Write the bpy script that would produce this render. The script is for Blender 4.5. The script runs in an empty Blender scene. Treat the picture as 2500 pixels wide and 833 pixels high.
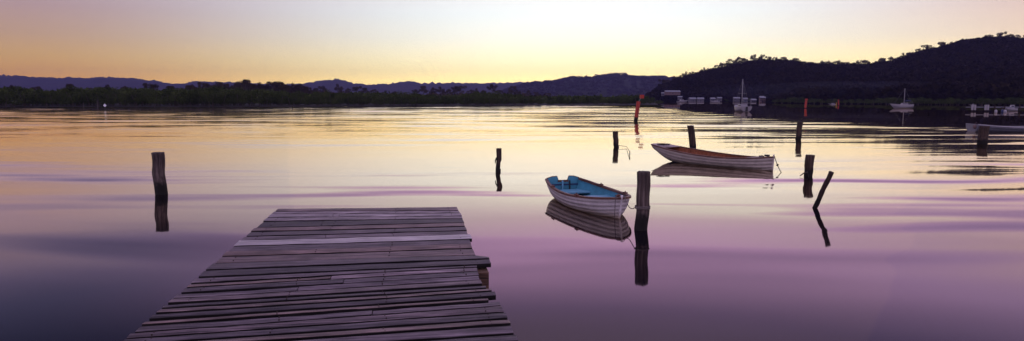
import bpy, math, random
import numpy as np
from mathutils import Vector, Matrix, noise
R = math.radians
rnd = random.Random(7)
sc = bpy.context.scene
col = sc.collection

# ------------------------------------------------------------------ camera
W0, H0, F, HY = 2500.0, 833.0, 1629.0, 241.0
CAM = Vector((0, 0, 2.4))
PITCH = math.atan((H0 / 2 - HY) / F)
cd = bpy.data.cameras.new('camera'); cam = bpy.data.objects.new('camera', cd); col.objects.link(cam)
cam.location = CAM; cam.rotation_euler = (R(90) - PITCH, 0, 0)
cd.sensor_width = 36; cd.lens = 36 * F / W0; cd.clip_start = 0.05; cd.clip_end = 20000
sc.camera = cam

def ray(px, py):
    x = (px - W0 / 2) / F; y = -(py - H0 / 2) / F
    c, s = math.cos(PITCH), math.sin(PITCH)
    return Vector((x, c + y * s, -s + y * c))
def at(px, py, z=0.0):                 # where the line of sight meets height z
    d = ray(px, py); t = (z - CAM.z) / d.z
    return CAM + d * t
def atY(px, py, Y):                    # where it meets distance Y
    d = ray(px, py); return CAM + d * (Y / d.y)

# ------------------------------------------------------------------ helpers
def tag(o, label=None, cat=None, group=None, kind=None):
    if label: o['label'] = label
    if cat: o['category'] = cat
    if group: o['group'] = group
    if kind: o['kind'] = kind
    return o
def empty(name, loc, rz=0):
    o = bpy.data.objects.new(name, None); col.objects.link(o)
    o.location = loc; o.rotation_euler = (0, 0, rz); o.empty_display_size = .2
    return o
def mesh_obj(name, verts, faces, mats, parent=None, smooth=False, mi=None, loc=None, tint=None):
    me = bpy.data.meshes.new(name)
    me.from_pydata([tuple(v) for v in verts], [], faces)
    if not isinstance(mats, (list, tuple)): mats = [mats]
    for m in mats: me.materials.append(m)
    if mi: me.polygons.foreach_set('material_index', mi)
    if smooth: me.polygons.foreach_set('use_smooth', [True] * len(me.polygons))
    if tint is not None:               # one random value per board / leaf: its own shade of the material
        a = me.attributes.new('tint', 'FLOAT', 'POINT'); a.data.foreach_set('value', tint)
    me.update()
    o = bpy.data.objects.new(name, me); col.objects.link(o)
    if loc is not None: o.location = loc
    o.parent = parent
    return o
def tree_copy(o, parent=None):
    c = o.copy(); col.objects.link(c); c.parent = parent
    for ch in list(o.children): tree_copy(ch, c)
    return c
class MB:
    def __init__(s): s.v = []; s.f = []; s.m = []; s.t = []
    def add(s, v, f, mi=0, t=0.5):
        b = len(s.v); s.v += [tuple(a) for a in v]; s.f += [tuple(i + b for i in q) for q in f]
        s.m += [mi] * len(f); s.t += [t] * len(v)
    def box(s, x0, x1, y0, y1, z0, z1, mi=0, t=.5, M=None):
        v = [Vector((x, y, z)) for z in (z0, z1) for y in (y0, y1) for x in (x0, x1)]
        if M: v = [M @ a for a in v]
        s.add(v, [(0, 2, 3, 1), (4, 5, 7, 6), (0, 1, 5, 4), (2, 6, 7, 3), (0, 4, 6, 2), (1, 3, 7, 5)], mi, t)
    def tube(s, pts, rad, n=8, mi=0, t=.5, cap=True):
        pts = [Vector(p) for p in pts]
        if not isinstance(rad, (list, tuple)): rad = [rad] * len(pts)
        v = []; f = []; up = Vector((0.13, 0.21, 1)).normalized()
        for i, p in enumerate(pts):
            d = (pts[min(i + 1, len(pts) - 1)] - pts[max(i - 1, 0)]).normalized()
            a = d.cross(up)
            if a.length < .05: a = d.cross(Vector((1, 0, 0)))
            a.normalize(); b = a.cross(d)
            for k in range(n):
                w = 2 * math.pi * k / n
                v.append(p + a * (rad[i] * math.cos(w)) + b * (rad[i] * math.sin(w)))
        for i in range(len(pts) - 1):
            for k in range(n):
                f.append((i * n + k, i * n + (k + 1) % n, (i + 1) * n + (k + 1) % n, (i + 1) * n + k))
        if cap:
            f.append(tuple(reversed(range(n)))); f.append(tuple((len(pts) - 1) * n + k for k in range(n)))
        s.add(v, f, mi, t)
    def build(s, name, mats, parent=None, smooth=False, loc=None):
        return mesh_obj(name, s.v, s.f, mats, parent, smooth, s.m, loc, s.t)

# ------------------------------------------------------------------ materials
def new_mat(name):
    m = bpy.data.materials.new(name); m.use_nodes = True
    nt = m.node_tree; b = nt.nodes['Principled BSDF']
    return m, nt, b
def L(nt, a, b): nt.links.new(a, b)
def node(nt, t, **k):
    n = nt.nodes.new(t)
    for a, v in k.items(): setattr(n, a, v)
    return n
def ramp(nt, fac, stops):
    r = node(nt, 'ShaderNodeValToRGB'); e = r.color_ramp.elements
    e[0].position = stops[0][0]; e[0].color = (*stops[0][1], 1)
    e[1].position = stops[-1][0]; e[1].color = (*stops[-1][1], 1)
    for p, c in stops[1:-1]:
        q = e.new(p); q.color = (*c, 1)
    if fac is not None: L(nt, fac, r.inputs['Fac'])
    return r
def mixc(nt, fac, a, b, mode='MIX'):
    n = node(nt, 'ShaderNodeMix', data_type='RGBA', blend_type=mode)
    for s, v in ((n.inputs[0], fac), (n.inputs[6], a), (n.inputs[7], b)):
        if hasattr(v, 'node'): L(nt, v, s)
        else: s.default_value = v if not isinstance(v, tuple) else (*v, 1)
    return n.outputs[2]
def mth(nt, op, a, b=None, c=None, clamp=False):
    n = node(nt, 'ShaderNodeMath', operation=op, use_clamp=clamp)
    for s, v in zip(n.inputs, (a, b, c)):
        if v is None: continue
        if hasattr(v, 'node'): L(nt, v, s)
        else: s.default_value = v
    return n.outputs[0]
def coords(nt, scale, kind='Object', rot=(0, 0, 0)):
    if kind == 'Position':
        src = node(nt, 'ShaderNodeNewGeometry').outputs['Position']
    else:
        src = node(nt, 'ShaderNodeTexCoord').outputs[kind]
    mp = node(nt, 'ShaderNodeMapping'); mp.inputs['Scale'].default_value = scale; mp.inputs['Rotation'].default_value = rot
    L(nt, src, mp.inputs['Vector']); return mp.outputs[0]
def noi(nt, vec, scale=1, detail=4, rough=.5, out='Fac'):
    n = node(nt, 'ShaderNodeTexNoise'); n.inputs['Scale'].default_value = scale
    n.inputs['Detail'].default_value = detail; n.inputs['Roughness'].default_value = rough
    L(nt, vec, n.inputs['Vector']); return n.outputs[out]
def bump(nt, b, h, dist, strength=1.0):
    n = node(nt, 'ShaderNodeBump'); n.inputs['Distance'].default_value = dist; n.inputs['Strength'].default_value = strength
    L(nt, h, n.inputs['Height']); L(nt, n.outputs[0], b.inputs['Normal'])

def simple(name, c, rough=.6, var=.25, scale=3, metal=0, bmp=0.0, spec=.5):
    m, nt, b = new_mat(name)
    v = coords(nt, (1, 1, 1)); n = noi(nt, v, scale, 6, .6)
    lo = tuple(x * (1 - var) for x in c); hi = tuple(min(1, x * (1 + var)) for x in c)
    L(nt, ramp(nt, n, [(.3, lo), (.7, hi)]).outputs[0], b.inputs['Base Color'])
    b.inputs['Roughness'].default_value = rough; b.inputs['Metallic'].default_value = metal
    b.inputs['Specular IOR Level'].default_value = spec
    if bmp: bump(nt, b, noi(nt, v, scale * 6, 5), bmp)
    return m

def wood(name, dark, mid, light, axis=0, gs=1.0, rough=.62, bmp=.004, tint_amt=1.0, crack=True, tide=None, spec=.25):
    """weathered timber: grain drawn out along one axis, knots, cracks; tide=(height) turns it black below"""
    m, nt, b = new_mat(name)
    st = [22 * gs, 22 * gs, 22 * gs]; st[axis] = 1.1 * gs
    at_ = node(nt, 'ShaderNodeAttribute'); at_.attribute_name = 'tint'
    tc = node(nt, 'ShaderNodeTexCoord').outputs['Object']
    off = node(nt, 'ShaderNodeVectorMath', operation='MULTIPLY_ADD')
    comb = node(nt, 'ShaderNodeCombineXYZ')
    for i in range(3): L(nt, at_.outputs['Fac'], comb.inputs[i])
    L(nt, comb.outputs[0], off.inputs[0]); off.inputs[1].default_value = (37, 91, 13); L(nt, tc, off.inputs[2])
    wob = noi(nt, off.outputs[0], 1.6, 3, .5, 'Color')
    wv = node(nt, 'ShaderNodeVectorMath', operation='MULTIPLY_ADD'); L(nt, wob, wv.inputs[0])
    wv.inputs[1].default_value = (.035, .035, .035); L(nt, off.outputs[0], wv.inputs[2])
    mp = node(nt, 'ShaderNodeMapping'); mp.inputs['Scale'].default_value = st; L(nt, wv.outputs[0], mp.inputs['Vector'])
    g = noi(nt, mp.outputs[0], 1.6, 7, .65)
    big = noi(nt, off.outputs[0], 2.2, 4, .6)
    c1 = ramp(nt, g, [(.32, dark), (.5, mid), (.68, light)]).outputs[0]
    c2 = mixc(nt, mth(nt, 'MULTIPLY', ramp(nt, big, [(.38, (0, 0, 0)), (.66, (1, 1, 1))]).outputs[0], .55), c1, dark)
    # knots
    vo = node(nt, 'ShaderNodeTexVoronoi'); vo.inputs['Scale'].default_value = 1
    mk = node(nt, 'ShaderNodeMapping'); sk = [5.5, 5.5, 5.5]; sk[axis] = 1.3; mk.inputs['Scale'].default_value = sk
    L(nt, off.outputs[0], mk.inputs['Vector']); L(nt, mk.outputs[0], vo.inputs['Vector'])
    kn = ramp(nt, vo.outputs['Distance'], [(.06, (1, 1, 1)), (.14, (0, 0, 0))]).outputs[0]
    c3 = mixc(nt, mth(nt, 'MULTIPLY', kn, .7), c2, tuple(x * .4 for x in dark))
    tr = ramp(nt, at_.outputs['Fac'], [(0, (.13, .12, .14)), (.25, (.30, .28, .31)), (.5, (.50, .46, .50)), (.7, (.62, .50, .44)), (.85, (.80, .72, .74)), (1, (1, 1, 1))]).outputs[0]
    if tint_amt: c3 = mixc(nt, tint_amt, c3, mixc(nt, 1.0, c3, tr, 'MULTIPLY'))
    h = g
    if crack:
        sc_ = [46 * gs, 46 * gs, 46 * gs]; sc_[axis] = .9 * gs
        mc = node(nt, 'ShaderNodeMapping'); mc.inputs['Scale'].default_value = sc_; L(nt, wv.outputs[0], mc.inputs['Vector'])
        cr = ramp(nt, noi(nt, mc.outputs[0], 1, 3, .5), [(.33, (1, 1, 1)), (.39, (0, 0, 0))]).outputs[0]
        c3 = mixc(nt, mth(nt, 'MULTIPLY', cr, .75), c3, (.012, .010, .010))
        h = mth(nt, 'SUBTRACT', g, mth(nt, 'MULTIPLY', cr, .8))
    if tide is not None:
        sp = node(nt, 'ShaderNodeSeparateXYZ'); L(nt, tc, sp.inputs[0])
        zz = mth(nt, 'MULTIPLY_ADD', noi(nt, tc, 9, 4), .35, sp.outputs[2])
        tf = node(nt, 'ShaderNodeMapRange'); tf.inputs['From Min'].default_value = tide + .12; tf.inputs['From Max'].default_value = tide + .22
        L(nt, zz, tf.inputs['Value'])
        c3 = mixc(nt, tf.outputs[0], (.013, .011, .010), c3)
    L(nt, c3, b.inputs['Base Color'])
    b.inputs['Specular IOR Level'].default_value = spec
    b.inputs['Roughness'].default_value = rough
    bump(nt, b, h, bmp)
    return m

M = {}
M['deck'] = wood('deck_wood', (.045, .036, .042), (.29, .225, .25), (.74, .60, .64), 0, 1.3, .55, .0045)
M['bleached'] = wood('bleached_wood', (.16, .13, .14), (.50, .42, .44), (.68, .60, .62), 0, 1.3, .45, .004, 0, spec=.5)
M['edge'] = wood('shaded_board_edge', (.008, .007, .007), (.016, .014, .014), (.035, .030, .030), 0, 1, .9, .002, 0, False, spec=.1)  # near-black board sides: the shade inside the plank gaps, put into the colour
M['beam'] = wood('beam_wood', (.05, .03, .022), (.14, .075, .05), (.25, .15, .10), 0, 1, .7, .005, 0)
M['postlight'] = wood('post_wood', (.024, .017, .015), (.085, .060, .054), (.20, .15, .135), 2, .8, .75, .010, 0, True, .30)
M['postdark'] = wood('dark_post_wood', (.02, .014, .012), (.055, .035, .028), (.11, .07, .055), 2, .8, .8, .010, 0, True, .25)
M['brownwood'] = wood('varnished_wood', (.10, .032, .014), (.32, .105, .045), (.44, .17, .08), 0, .7, .5, .002, 0, False)
M['rail'] = wood('gunwale_wood', (.05, .022, .016), (.15, .065, .045), (.28, .15, .11), 0, .9, .5, .002, 0, False)
M['palerail'] = wood('pale_gunwale', (.22, .16, .15), (.42, .33, .32), (.55, .46, .45), 0, .9, .5, .002, 0, False)
M['rope'] = simple('rope_fibre', (.16, .13, .12), .9, .3, 60, bmp=.002)
M['darkrope'] = simple('wet_rope', (.04, .03, .025), .8, .3, 60, bmp=.002)
M['metal'] = simple('dull_metal', (.22, .21, .23), .5, .15, 8, .3)
M['white'] = simple('white_paint', (.32, .30, .33), .45, .10, 6)
M['offwhite'] = simple('grey_white_paint', (.16, .16, .20), .5, .15, 5)
M['red'] = simple('red_paint', (.40, .032, .015), .5, .25, 5)
M['orange'] = simple('orange_paint', (.5, .28, .02), .5, .2, 5)
M['dark'] = simple('dark_rubber', (.02, .02, .02), .6, .2, 5)
M['window'] = simple('window_glass', (.03, .035, .05), .08, .1, 2)
M['wallpale'] = simple('pale_render', (.13, .12, .14), .8, .12, 1)
M['wallpink'] = simple('pink_brick', (.17, .11, .11), .85, .2, 3)
M['roofgrey'] = simple('grey_roof', (.26, .26, .31), .5, .15, 1.5)
M['roofwhite'] = simple('light_roof', (.20, .20, .25), .5, .1, 1.5)
M['roofred'] = simple('red_tile_roof', (.22, .08, .06), .8, .2, 2)
M['palewood'] = simple('pale_stake', (.12, .10, .10), .8)
M['navy'] = simple('navy_paint', (.02, .03, .10), .5, .2, 3)

def hullpaint(name, c, stain, stain_amt, zline):
    """painted boards with scuffs and a weedy stain that rises from the water"""
    m, nt, b = new_mat(name)
    tc = coords(nt, (1, 1, 1)); n = noi(nt, tc, 5, 7, .65)
    st = coords(nt, (1.2, 1.2, 9)); n2 = noi(nt, st, 3, 6, .6)
    c1 = ramp(nt, n, [(.3, tuple(x * .74 for x in c)), (.6, c)]).outputs[0]
    c1 = mixc(nt, mth(nt, 'MULTIPLY', ramp(nt, n2, [(.52, (0, 0, 0)), (.70, (1, 1, 1))]).outputs[0], .22), c1, tuple(x * .5 for x in c))
    sp = node(nt, 'ShaderNodeSeparateXYZ'); L(nt, tc, sp.inputs[0])
    f = mth(nt, 'ADD', mth(nt, 'SUBTRACT', zline, sp.outputs[2]), mth(nt, 'MULTIPLY', mth(nt, 'SUBTRACT', n2, .5), .25))
    f = mth(nt, 'MULTIPLY', f, 9, clamp=True)
    c1 = mixc(nt, mth(nt, 'MULTIPLY', f, stain_amt), c1, stain)
    L(nt, c1, b.inputs['Base Color']); b.inputs['Roughness'].default_value = .5
    bump(nt, b, n, .003)
    return m
M['hullwhite'] = hullpaint('dinghy_hull_paint', (.80, .73, .74), (.38, .26, .14), .65, .13)
M['hullold'] = hullpaint('rowboat_hull_paint', (.62, .54, .48), (.14, .10, .06), .8, .12)
M['blue'] = simple('turquoise_paint', (.06, .27, .37), .5, .18, 7, bmp=.002)
M['bluelight'] = simple('light_blue_paint', (.15, .38, .52), .35, .12, 7)

# foliage
def leafmat(name, a, b_, scale=.5):
    m, nt, b = new_mat(name)
    at_ = node(nt, 'ShaderNodeAttribute'); at_.attribute_name = 'tint'
    oi = node(nt, 'ShaderNodeObjectInfo')
    f = mth(nt, 'ADD', mth(nt, 'MULTIPLY', at_.outputs['Fac'], .7), mth(nt, 'MULTIPLY', oi.outputs['Random'], .3))
    L(nt, ramp(nt, f, [(.1, a), (.9, b_)]).outputs[0], b.inputs['Base Color'])
    b.inputs['Roughness'].default_value = 1; b.inputs['Specular IOR Level'].default_value = 0
    return m
M['mangrove'] = leafmat('mangrove_leaves', (.024, .034, .012), (.085, .105, .036))
M['gum'] = leafmat('gum_leaves', (.026, .022, .014), (.085, .062, .034))
M['hillforest'] = leafmat('forest_leaves', (.006, .005, .003), (.030, .022, .010))
M['bark'] = simple('bark', (.07, .055, .045), .9, .3, 2)
M['earth'] = simple('earth', (.03, .03, .022), .95, .3, .05)
M['mud'] = simple('mud', (.016, .014, .010), .95, .3, .3)
def hillmat(name, a, b_, s):
    m, nt, b = new_mat(name)
    v = coords(nt, (1, 1, 1), 'Position'); n = noi(nt, v, s, 8, .7)
    L(nt, ramp(nt, n, [(.35, a), (.65, b_)]).outputs[0], b.inputs['Base Color'])
    b.inputs['Roughness'].default_value = 1; b.inputs['Specular IOR Level'].default_value = 0
    bump(nt, b, n, 12.0)
    return m
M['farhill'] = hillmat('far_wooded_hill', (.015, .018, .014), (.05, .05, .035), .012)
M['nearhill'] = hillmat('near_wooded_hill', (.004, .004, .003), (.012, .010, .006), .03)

# water: smooth long swells in the sheltered foreground, finer wind ripple farther out
def water_mat():
    m, nt, b = new_mat('river_water')
    pos = node(nt, 'ShaderNodeNewGeometry').outputs['Position']
    sp = node(nt, 'ShaderNodeSeparateXYZ'); L(nt, pos, sp.inputs[0])
    def mr(a0, a1, b0, b1, src=sp.outputs[1]):
        n = node(nt, 'ShaderNodeMapRange'); n.interpolation_type = 'SMOOTHSTEP'
        for i, v in enumerate((a0, a1, b0, b1)): n.inputs[i + 1].default_value = v
        L(nt, src, n.inputs[0]); return n.outputs[0]
    wn = noi(nt, pos, .07, 1, .5, 'Color')
    wv_ = node(nt, 'ShaderNodeVectorMath', operation='MULTIPLY_ADD'); L(nt, wn, wv_.inputs[0]); wv_.inputs[1].default_value = (0, 5.5, 0); L(nt, pos, wv_.inputs[2]); wpos = wv_.outputs[0]
    def layer(scale, rot, amp, detail=2, rough=.5, ofs=(0, 0, 0), curl=False):
        mp = node(nt, 'ShaderNodeMapping'); mp.inputs['Scale'].default_value = scale
        mp.inputs['Rotation'].default_value = (0, 0, rot); mp.inputs['Location'].default_value = ofs
        L(nt, wpos if curl else pos, mp.inputs['Vector'])
        c = noi(nt, mp.outputs[0], 1, detail, rough, 'Color')
        s = node(nt, 'ShaderNodeVectorMath', operation='SUBTRACT'); L(nt, c, s.inputs[0]); s.inputs[1].default_value = (.5, .5, .5)
        q = node(nt, 'ShaderNodeVectorMath', operation='SCALE'); L(nt, s.outputs[0], q.inputs[0])
        if hasattr(amp, 'node'): L(nt, amp, q.inputs['Scale'])
        else: q.inputs['Scale'].default_value = amp
        return q.outputs[0]
    def add(a, c):
        n = node(nt, 'ShaderNodeVectorMath', operation='ADD'); L(nt, a, n.inputs[0]); L(nt, c, n.inputs[1]); return n.outputs[0]
    lee = mth(nt, 'MULTIPLY', mr(20, 42, 0, 1, sp.outputs[0]), mr(35, 70, 0, 1))      # still water in the lee of the right hill
    calm = mth(nt, 'SUBTRACT', 1.0, mth(nt, 'MULTIPLY', lee, .93))
    swell = layer((.06, .38, 1), R(4), mth(nt, 'MULTIPLY', mth(nt, 'MULTIPLY', mr(7.8, 11.8, .05, 1), mr(-9, 1, .42, 1, sp.outputs[0])), mr(16, 34, .52, .08)), 2, curl=True)
    mid = layer((.09, .95, 1), R(-4), mth(nt, 'MULTIPLY', mr(12, 22, .0, .13), mr(40, 80, 1, .25)), 2, .5, (3, 9, 0))
    wide = layer((.07, .26, 1), R(4), mr(22, 50, .0, .26), 3, .55, (5, 7, 0))
    far = layer((.035, .050, 1), R(-3), mr(60, 130, .0, .24), 4, .6, (1, 4, 0))
    fine = layer((.5, 2.2, 1), R(5), mr(11, 22, .0, .045), 3, .5, (11, 2, 0))
    tot = add(add(add(swell, mid), add(fine, far)), wide)
    st = node(nt, 'ShaderNodeSeparateXYZ'); tc_ = node(nt, 'ShaderNodeVectorMath', operation='SCALE'); L(nt, tot, tc_.inputs[0]); L(nt, calm, tc_.inputs['Scale']); L(nt, tc_.outputs[0], st.inputs[0])       # steep faces lean to the near shore, backs are long and flat
    yy = mth(nt, 'ADD', mth(nt, 'MINIMUM', st.outputs[1], 0.0), mth(nt, 'MULTIPLY', mth(nt, 'MAXIMUM', st.outputs[1], 0.0), mr(24, 45, .0, .32)))
    cb = node(nt, 'ShaderNodeCombineXYZ'); L(nt, st.outputs[0], cb.inputs[0]); L(nt, yy, cb.inputs[1]); tot = cb.outputs[0]
    s2 = node(nt, 'ShaderNodeVectorMath', operation='MULTIPLY'); L(nt, tot, s2.inputs[0]); s2.inputs[1].default_value = (.30, 1, 0)
    s3 = node(nt, 'ShaderNodeVectorMath', operation='ADD'); L(nt, s2.outputs[0], s3.inputs[0]); bi = node(nt, 'ShaderNodeCombineXYZ'); L(nt, mr(14, 60, 0, -.004), bi.inputs[1]); bi.inputs[2].default_value = 1; L(nt, bi.outputs[0], s3.inputs[1])
    s4 = node(nt, 'ShaderNodeVectorMath', operation='NORMALIZE'); L(nt, s3.outputs[0], s4.inputs[0])
    L(nt, s4.outputs[0], b.inputs['Normal'])
    b.inputs['Base Color'].default_value = (.004, .004, .009, 1)
    b.inputs['IOR'].default_value = 1.33; b.inputs['Specular IOR Level'].default_value = 0.0; b.inputs['Roughness'].default_value = 1
    gl = node(nt, 'ShaderNodeBsdfGlossy'); gl.inputs['Color'].default_value = (1, .89, .77, 1)
    L(nt, mth(nt, 'MULTIPLY', mr(8, 90, .04, .07), mth(nt, 'MULTIPLY_ADD', calm, .75, .25)), gl.inputs['Roughness']); L(nt, s4.outputs[0], gl.inputs['Normal'])
    fr = node(nt, 'ShaderNodeFresnel'); fr.inputs['IOR'].default_value = 1.333; L(nt, s4.outputs[0], fr.inputs['Normal'])
    mx = node(nt, 'ShaderNodeMixShader'); rc = ramp(nt, fr.outputs[0], [(.02, (.02,) * 3), (.14, (.15,) * 3), (.165, (.20,) * 3), (.23, (.33,) * 3), (.34, (.44,) * 3), (.41, (.67,) * 3), (.48, (.84,) * 3), (.58, (.93,) * 3), (.75, (.97,) * 3)])
    L(nt, rc.outputs[0], mx.inputs[0])
    L(nt, b.outputs[0], mx.inputs[1]); L(nt, gl.outputs[0], mx.inputs[2])
    L(nt, mx.outputs[0], nt.nodes['Material Output'].inputs['Surface'])
    return m
M['water'] = water_mat()

# ------------------------------------------------------------------ world: dusk sky after sunset
world = bpy.data.worlds.new('World'); sc.world = world; world.use_nodes = True
nt = world.node_tree; nt.nodes.clear()
tc = node(nt, 'ShaderNodeTexCoord').outputs['Generated']
nrm = node(nt, 'ShaderNodeVectorMath', operation='NORMALIZE'); L(nt, tc, nrm.inputs[0])
sp = node(nt, 'ShaderNodeSeparateXYZ'); L(nt, nrm.outputs[0], sp.inputs[0])
az = mth(nt, 'MULTIPLY', mth(nt, 'ARCTAN2', sp.outputs[0], sp.outputs[1]), 180 / math.pi)   # degrees right of +Y
el = mth(nt, 'MULTIPLY', mth(nt, 'ARCSINE', sp.outputs[2]), 180 / math.pi)
t = mth(nt, 'SQRT', mth(nt, 'DIVIDE', mth(nt, 'MAXIMUM', el, 0.0), 90.0), clamp=True)
SKY = {
 'centre': [(0, (1.15, .84, .24)), (1.5, (1.02, .86, .34)), (3, (.90, .85, .50)), (5, (.83, .88, .76)), (7, (.78, .88, .88)), (8.7, (.80, .84, .84)), (10.5, (.86, .70, .92)), (12.5, (.84, .55, 1.04)), (15, (.76, .47, .98)), (18, (.36, .26, .62)), (22, (.40, .32, .55)), (40, (.42, .36, .56)), (90, (.44, .38, .58))],
 'left': [(0, (.56, .22, .02)), (1.5, (.50, .24, .03)), (3, (.44, .26, .08)), (4.5, (.39, .25, .16)), (6.5, (.35, .235, .24)), (9, (.38, .27, .36)), (11, (.30, .23, .40)), (12.5, (.18, .15, .32)), (14, (.09, .09, .22)), (18, (.022, .030, .10)), (24, (.08, .08, .18)), (40, (.30, .26, .42)), (90, (.44, .38, .58))],
 'right': [(0, (1.0, .66, .16)), (3, (.90, .66, .28)), (4.5, (.70, .50, .34)), (6.5, (.62, .40, .33)), (9, (.64, .44, .48)), (11, (.66, .44, .64)), (14, (.52, .35, .70)), (18, (.19, .15, .36)), (24, (.20, .17, .30)), (40, (.32, .28, .45)), (90, (.44, .38, .58))],
}
cols = {}
for k, st in SKY.items():
    cols[k] = ramp(nt, t, [(math.sqrt(e / 90), tuple(x / 4 / math.exp(-.00016 * min(200 / math.sin(R(max(e, .1))), 5200)) for x in c)) for e, c in st]).outputs[0]
def smooth(a0, a1, src):
    n = node(nt, 'ShaderNodeMapRange'); n.interpolation_type = 'SMOOTHSTEP'
    n.inputs[1].default_value = a0; n.inputs[2].default_value = a1; L(nt, src, n.inputs[0]); return n.outputs[0]
c = mixc(nt, smooth(4, -38, az), cols['centre'], cols['left'])
c = mixc(nt, smooth(10, 48, az), c, cols['right'])
aaz = mth(nt, 'ABSOLUTE', az)
c = mixc(nt, smooth(55, 125, aaz), c, (.145, .12, .185))
bg1 = node(nt, 'ShaderNodeBackground'); L(nt, c, bg1.inputs[0]); bg1.inputs[1].default_value = 4.0
sky = node(nt, 'ShaderNodeTexSky', sky_type='NISHITA'); sky.sun_disc = False
sky.sun_elevation = R(0.5); sky.sun_rotation = R(6.5); sky.dust_density = 2
bg2 = node(nt, 'ShaderNodeBackground'); L(nt, sky.outputs[0], bg2.inputs[0]); bg2.inputs[1].default_value = .02
ad = node(nt, 'ShaderNodeAddShader'); L(nt, bg1.outputs[0], ad.inputs[0]); L(nt, bg2.outputs[0], ad.inputs[1])
wo = node(nt, 'ShaderNodeOutputWorld'); L(nt, ad.outputs[0], wo.inputs['Surface'])

# last warm light from behind the ridge, low and very soft
sd = bpy.data.lights.new('sun', 'SUN'); so = bpy.data.objects.new('sun', sd); col.objects.link(so)
sd.energy = .03; sd.angle = R(50); sd.color = (1, .62, .30)
sdir = Vector((math.sin(R(6.5)), math.cos(R(6.5)), math.tan(R(6))))
so.rotation_euler = sdir.to_track_quat('Z', 'Y').to_euler()

# ------------------------------------------------------------------ water and land
o = mesh_obj('water', [(-5400, -130, 0), (5400, -130, 0), (5400, 5150, 0), (-5400, 5150, 0)], [(0, 1, 2, 3)], M['water'])
tag(o, kind='structure')

def interp(pts, x):
    if x <= pts[0][0]: return pts[0][1]
    for (x0, y0), (x1, y1) in zip(pts, pts[1:]):
        if x <= x1:
            u = (x - x0) / (x1 - x0); u = u * u * (3 - 2 * u) * .5 + u * .5
            return y0 + (y1 - y0) * u
    return pts[-1][1]

class Hill:
    """solid wooded ridge: rises from its foot to a crest seen at the profile's height, falls away behind"""
    def __init__(s, prof, foot, Yc, canopy, x0, x1, shape=1.0, jag=(1.0, 8.0), seed=0):
        s.prof, s.foot, s.Yc, s.canopy, s.x0, s.x1, s.shape, s.jag, s.seed = prof, foot, Yc, canopy, x0, x1, shape, jag, seed
    def crest(s, px):
        return max(atY(px, interp(s.prof, px), s.Yc).z - s.canopy, .6)
    def point(s, px, u):               # u 0 foot .. 1 crest .. 1.5 behind
        Yf = s.foot(px); zc = s.crest(px)
        if u <= 1:
            Y = Yf + (s.Yc - Yf) * u
            k = max(0, (u - .12) / .88); k = (k ** (1.25 * s.shape)) * (1 - .0 * k)
            k = k * (1.0 + .25 * math.sin(math.pi * k))
            k = min(k, Y / s.Yc * .995) if u < .999 else 1
            z = .3 + (zc - .3) * k
            if u < .02: z = -.5
        else:
            Y = s.Yc + min(s.Yc * .35, 650) * (u - 1) * 2; z = zc * (1 - (u - 1) * 2)
        d = ray(px, HY); x = d.x / d.y * Y
        n = noise.noise(Vector((x * .012, Y * .012, s.seed))) + .5 * noise.noise(Vector((x * .03, Y * .03, s.seed + 5)))
        if .1 < u < .999: z = max(.3, z * (1 + .10 * n))
        return Vector((x, Y, z))
    def build(s, mat, nx=260, us=None, name='hills', rough=0):
        us = us or [0, .03, .12, .2, .3, .4, .5, .6, .7, .8, .88, .94, .97, 1, 1.08, 1.25, 1.5]
        v = []; f = []
        for i in range(nx + 1):
            px = s.x0 + (s.x1 - s.x0) * i / nx
            for u in us:
                p = s.point(px, u)
                if rough and .9 < u <= 1.01:
                    p.z += rough * (noise.noise(Vector((p.x / s.jag[1], 3, s.seed))) + .6 * noise.noise(Vector((p.x / s.jag[1] * 2.7, 9, s.seed))))
                v.append(p)
        m = len(us)
        for i in range(nx):
            for j in range(m - 1):
                a = i * m + j; f.append((a, a + m, a + m + 1, a + 1))
        o = mesh_obj(name, v, f, mat, smooth=True); tag(o, kind='structure'); return o

PA = [(-500, 178), (-100, 181), (60, 184), (100, 189), (200, 190), (250, 187), (320, 190), (370, 196), (420, 203), (450, 203), (480, 196), (520, 199), (640, 203), (700, 206), (760, 201), (798, 194), (830, 193), (862, 202), (900, 206), (950, 204), (1000, 197), (1030, 203), (1100, 201), (1180, 202), (1300, 200), (1450, 204), (1700, 205), (2200, 200), (3000, 190)]
PB = [(1150, 236), (1230, 222), (1290, 203), (1350, 198), (1400, 192), (1440, 188), (1510, 182), (1560, 186), (1620, 191), (1680, 196), (1800, 200), (2300, 205)]
PC = [(1570, 236), (1590, 226), (1620, 205), (1660, 190), (1700, 176), (1740, 163), (1790, 150), (1850, 146), (1900, 147), (1950, 155), (2000, 160), (2060, 160), (2120, 156), (2170, 150), (2200, 138), (2250, 122), (2300, 112), (2350, 103), (2400, 95), (2440, 91), (2500, 96), (2600, 100), (2750, 90), (2900, 100), (3200, 110)]
FC = [(1560, 570), (1700, 550), (1850, 490), (1900, 330), (2000, 290), (2300, 240), (2500, 215), (3200, 190)]
hA = Hill(PA, lambda px: 3000, 4400, 5, -600, 3000, .8, (1, 22), 1)
hB = Hill(PB, lambda px: 1700, 2500, 7, 1150, 2300, .7, (1, 9), 2)
hC = Hill(PC, lambda px: interp(FC, px), 680, 7, 1570, 3200, 1.25, (1, 9), 3)
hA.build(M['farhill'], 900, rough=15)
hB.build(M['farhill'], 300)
hC.build(M['nearhill'], 300)

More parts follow.
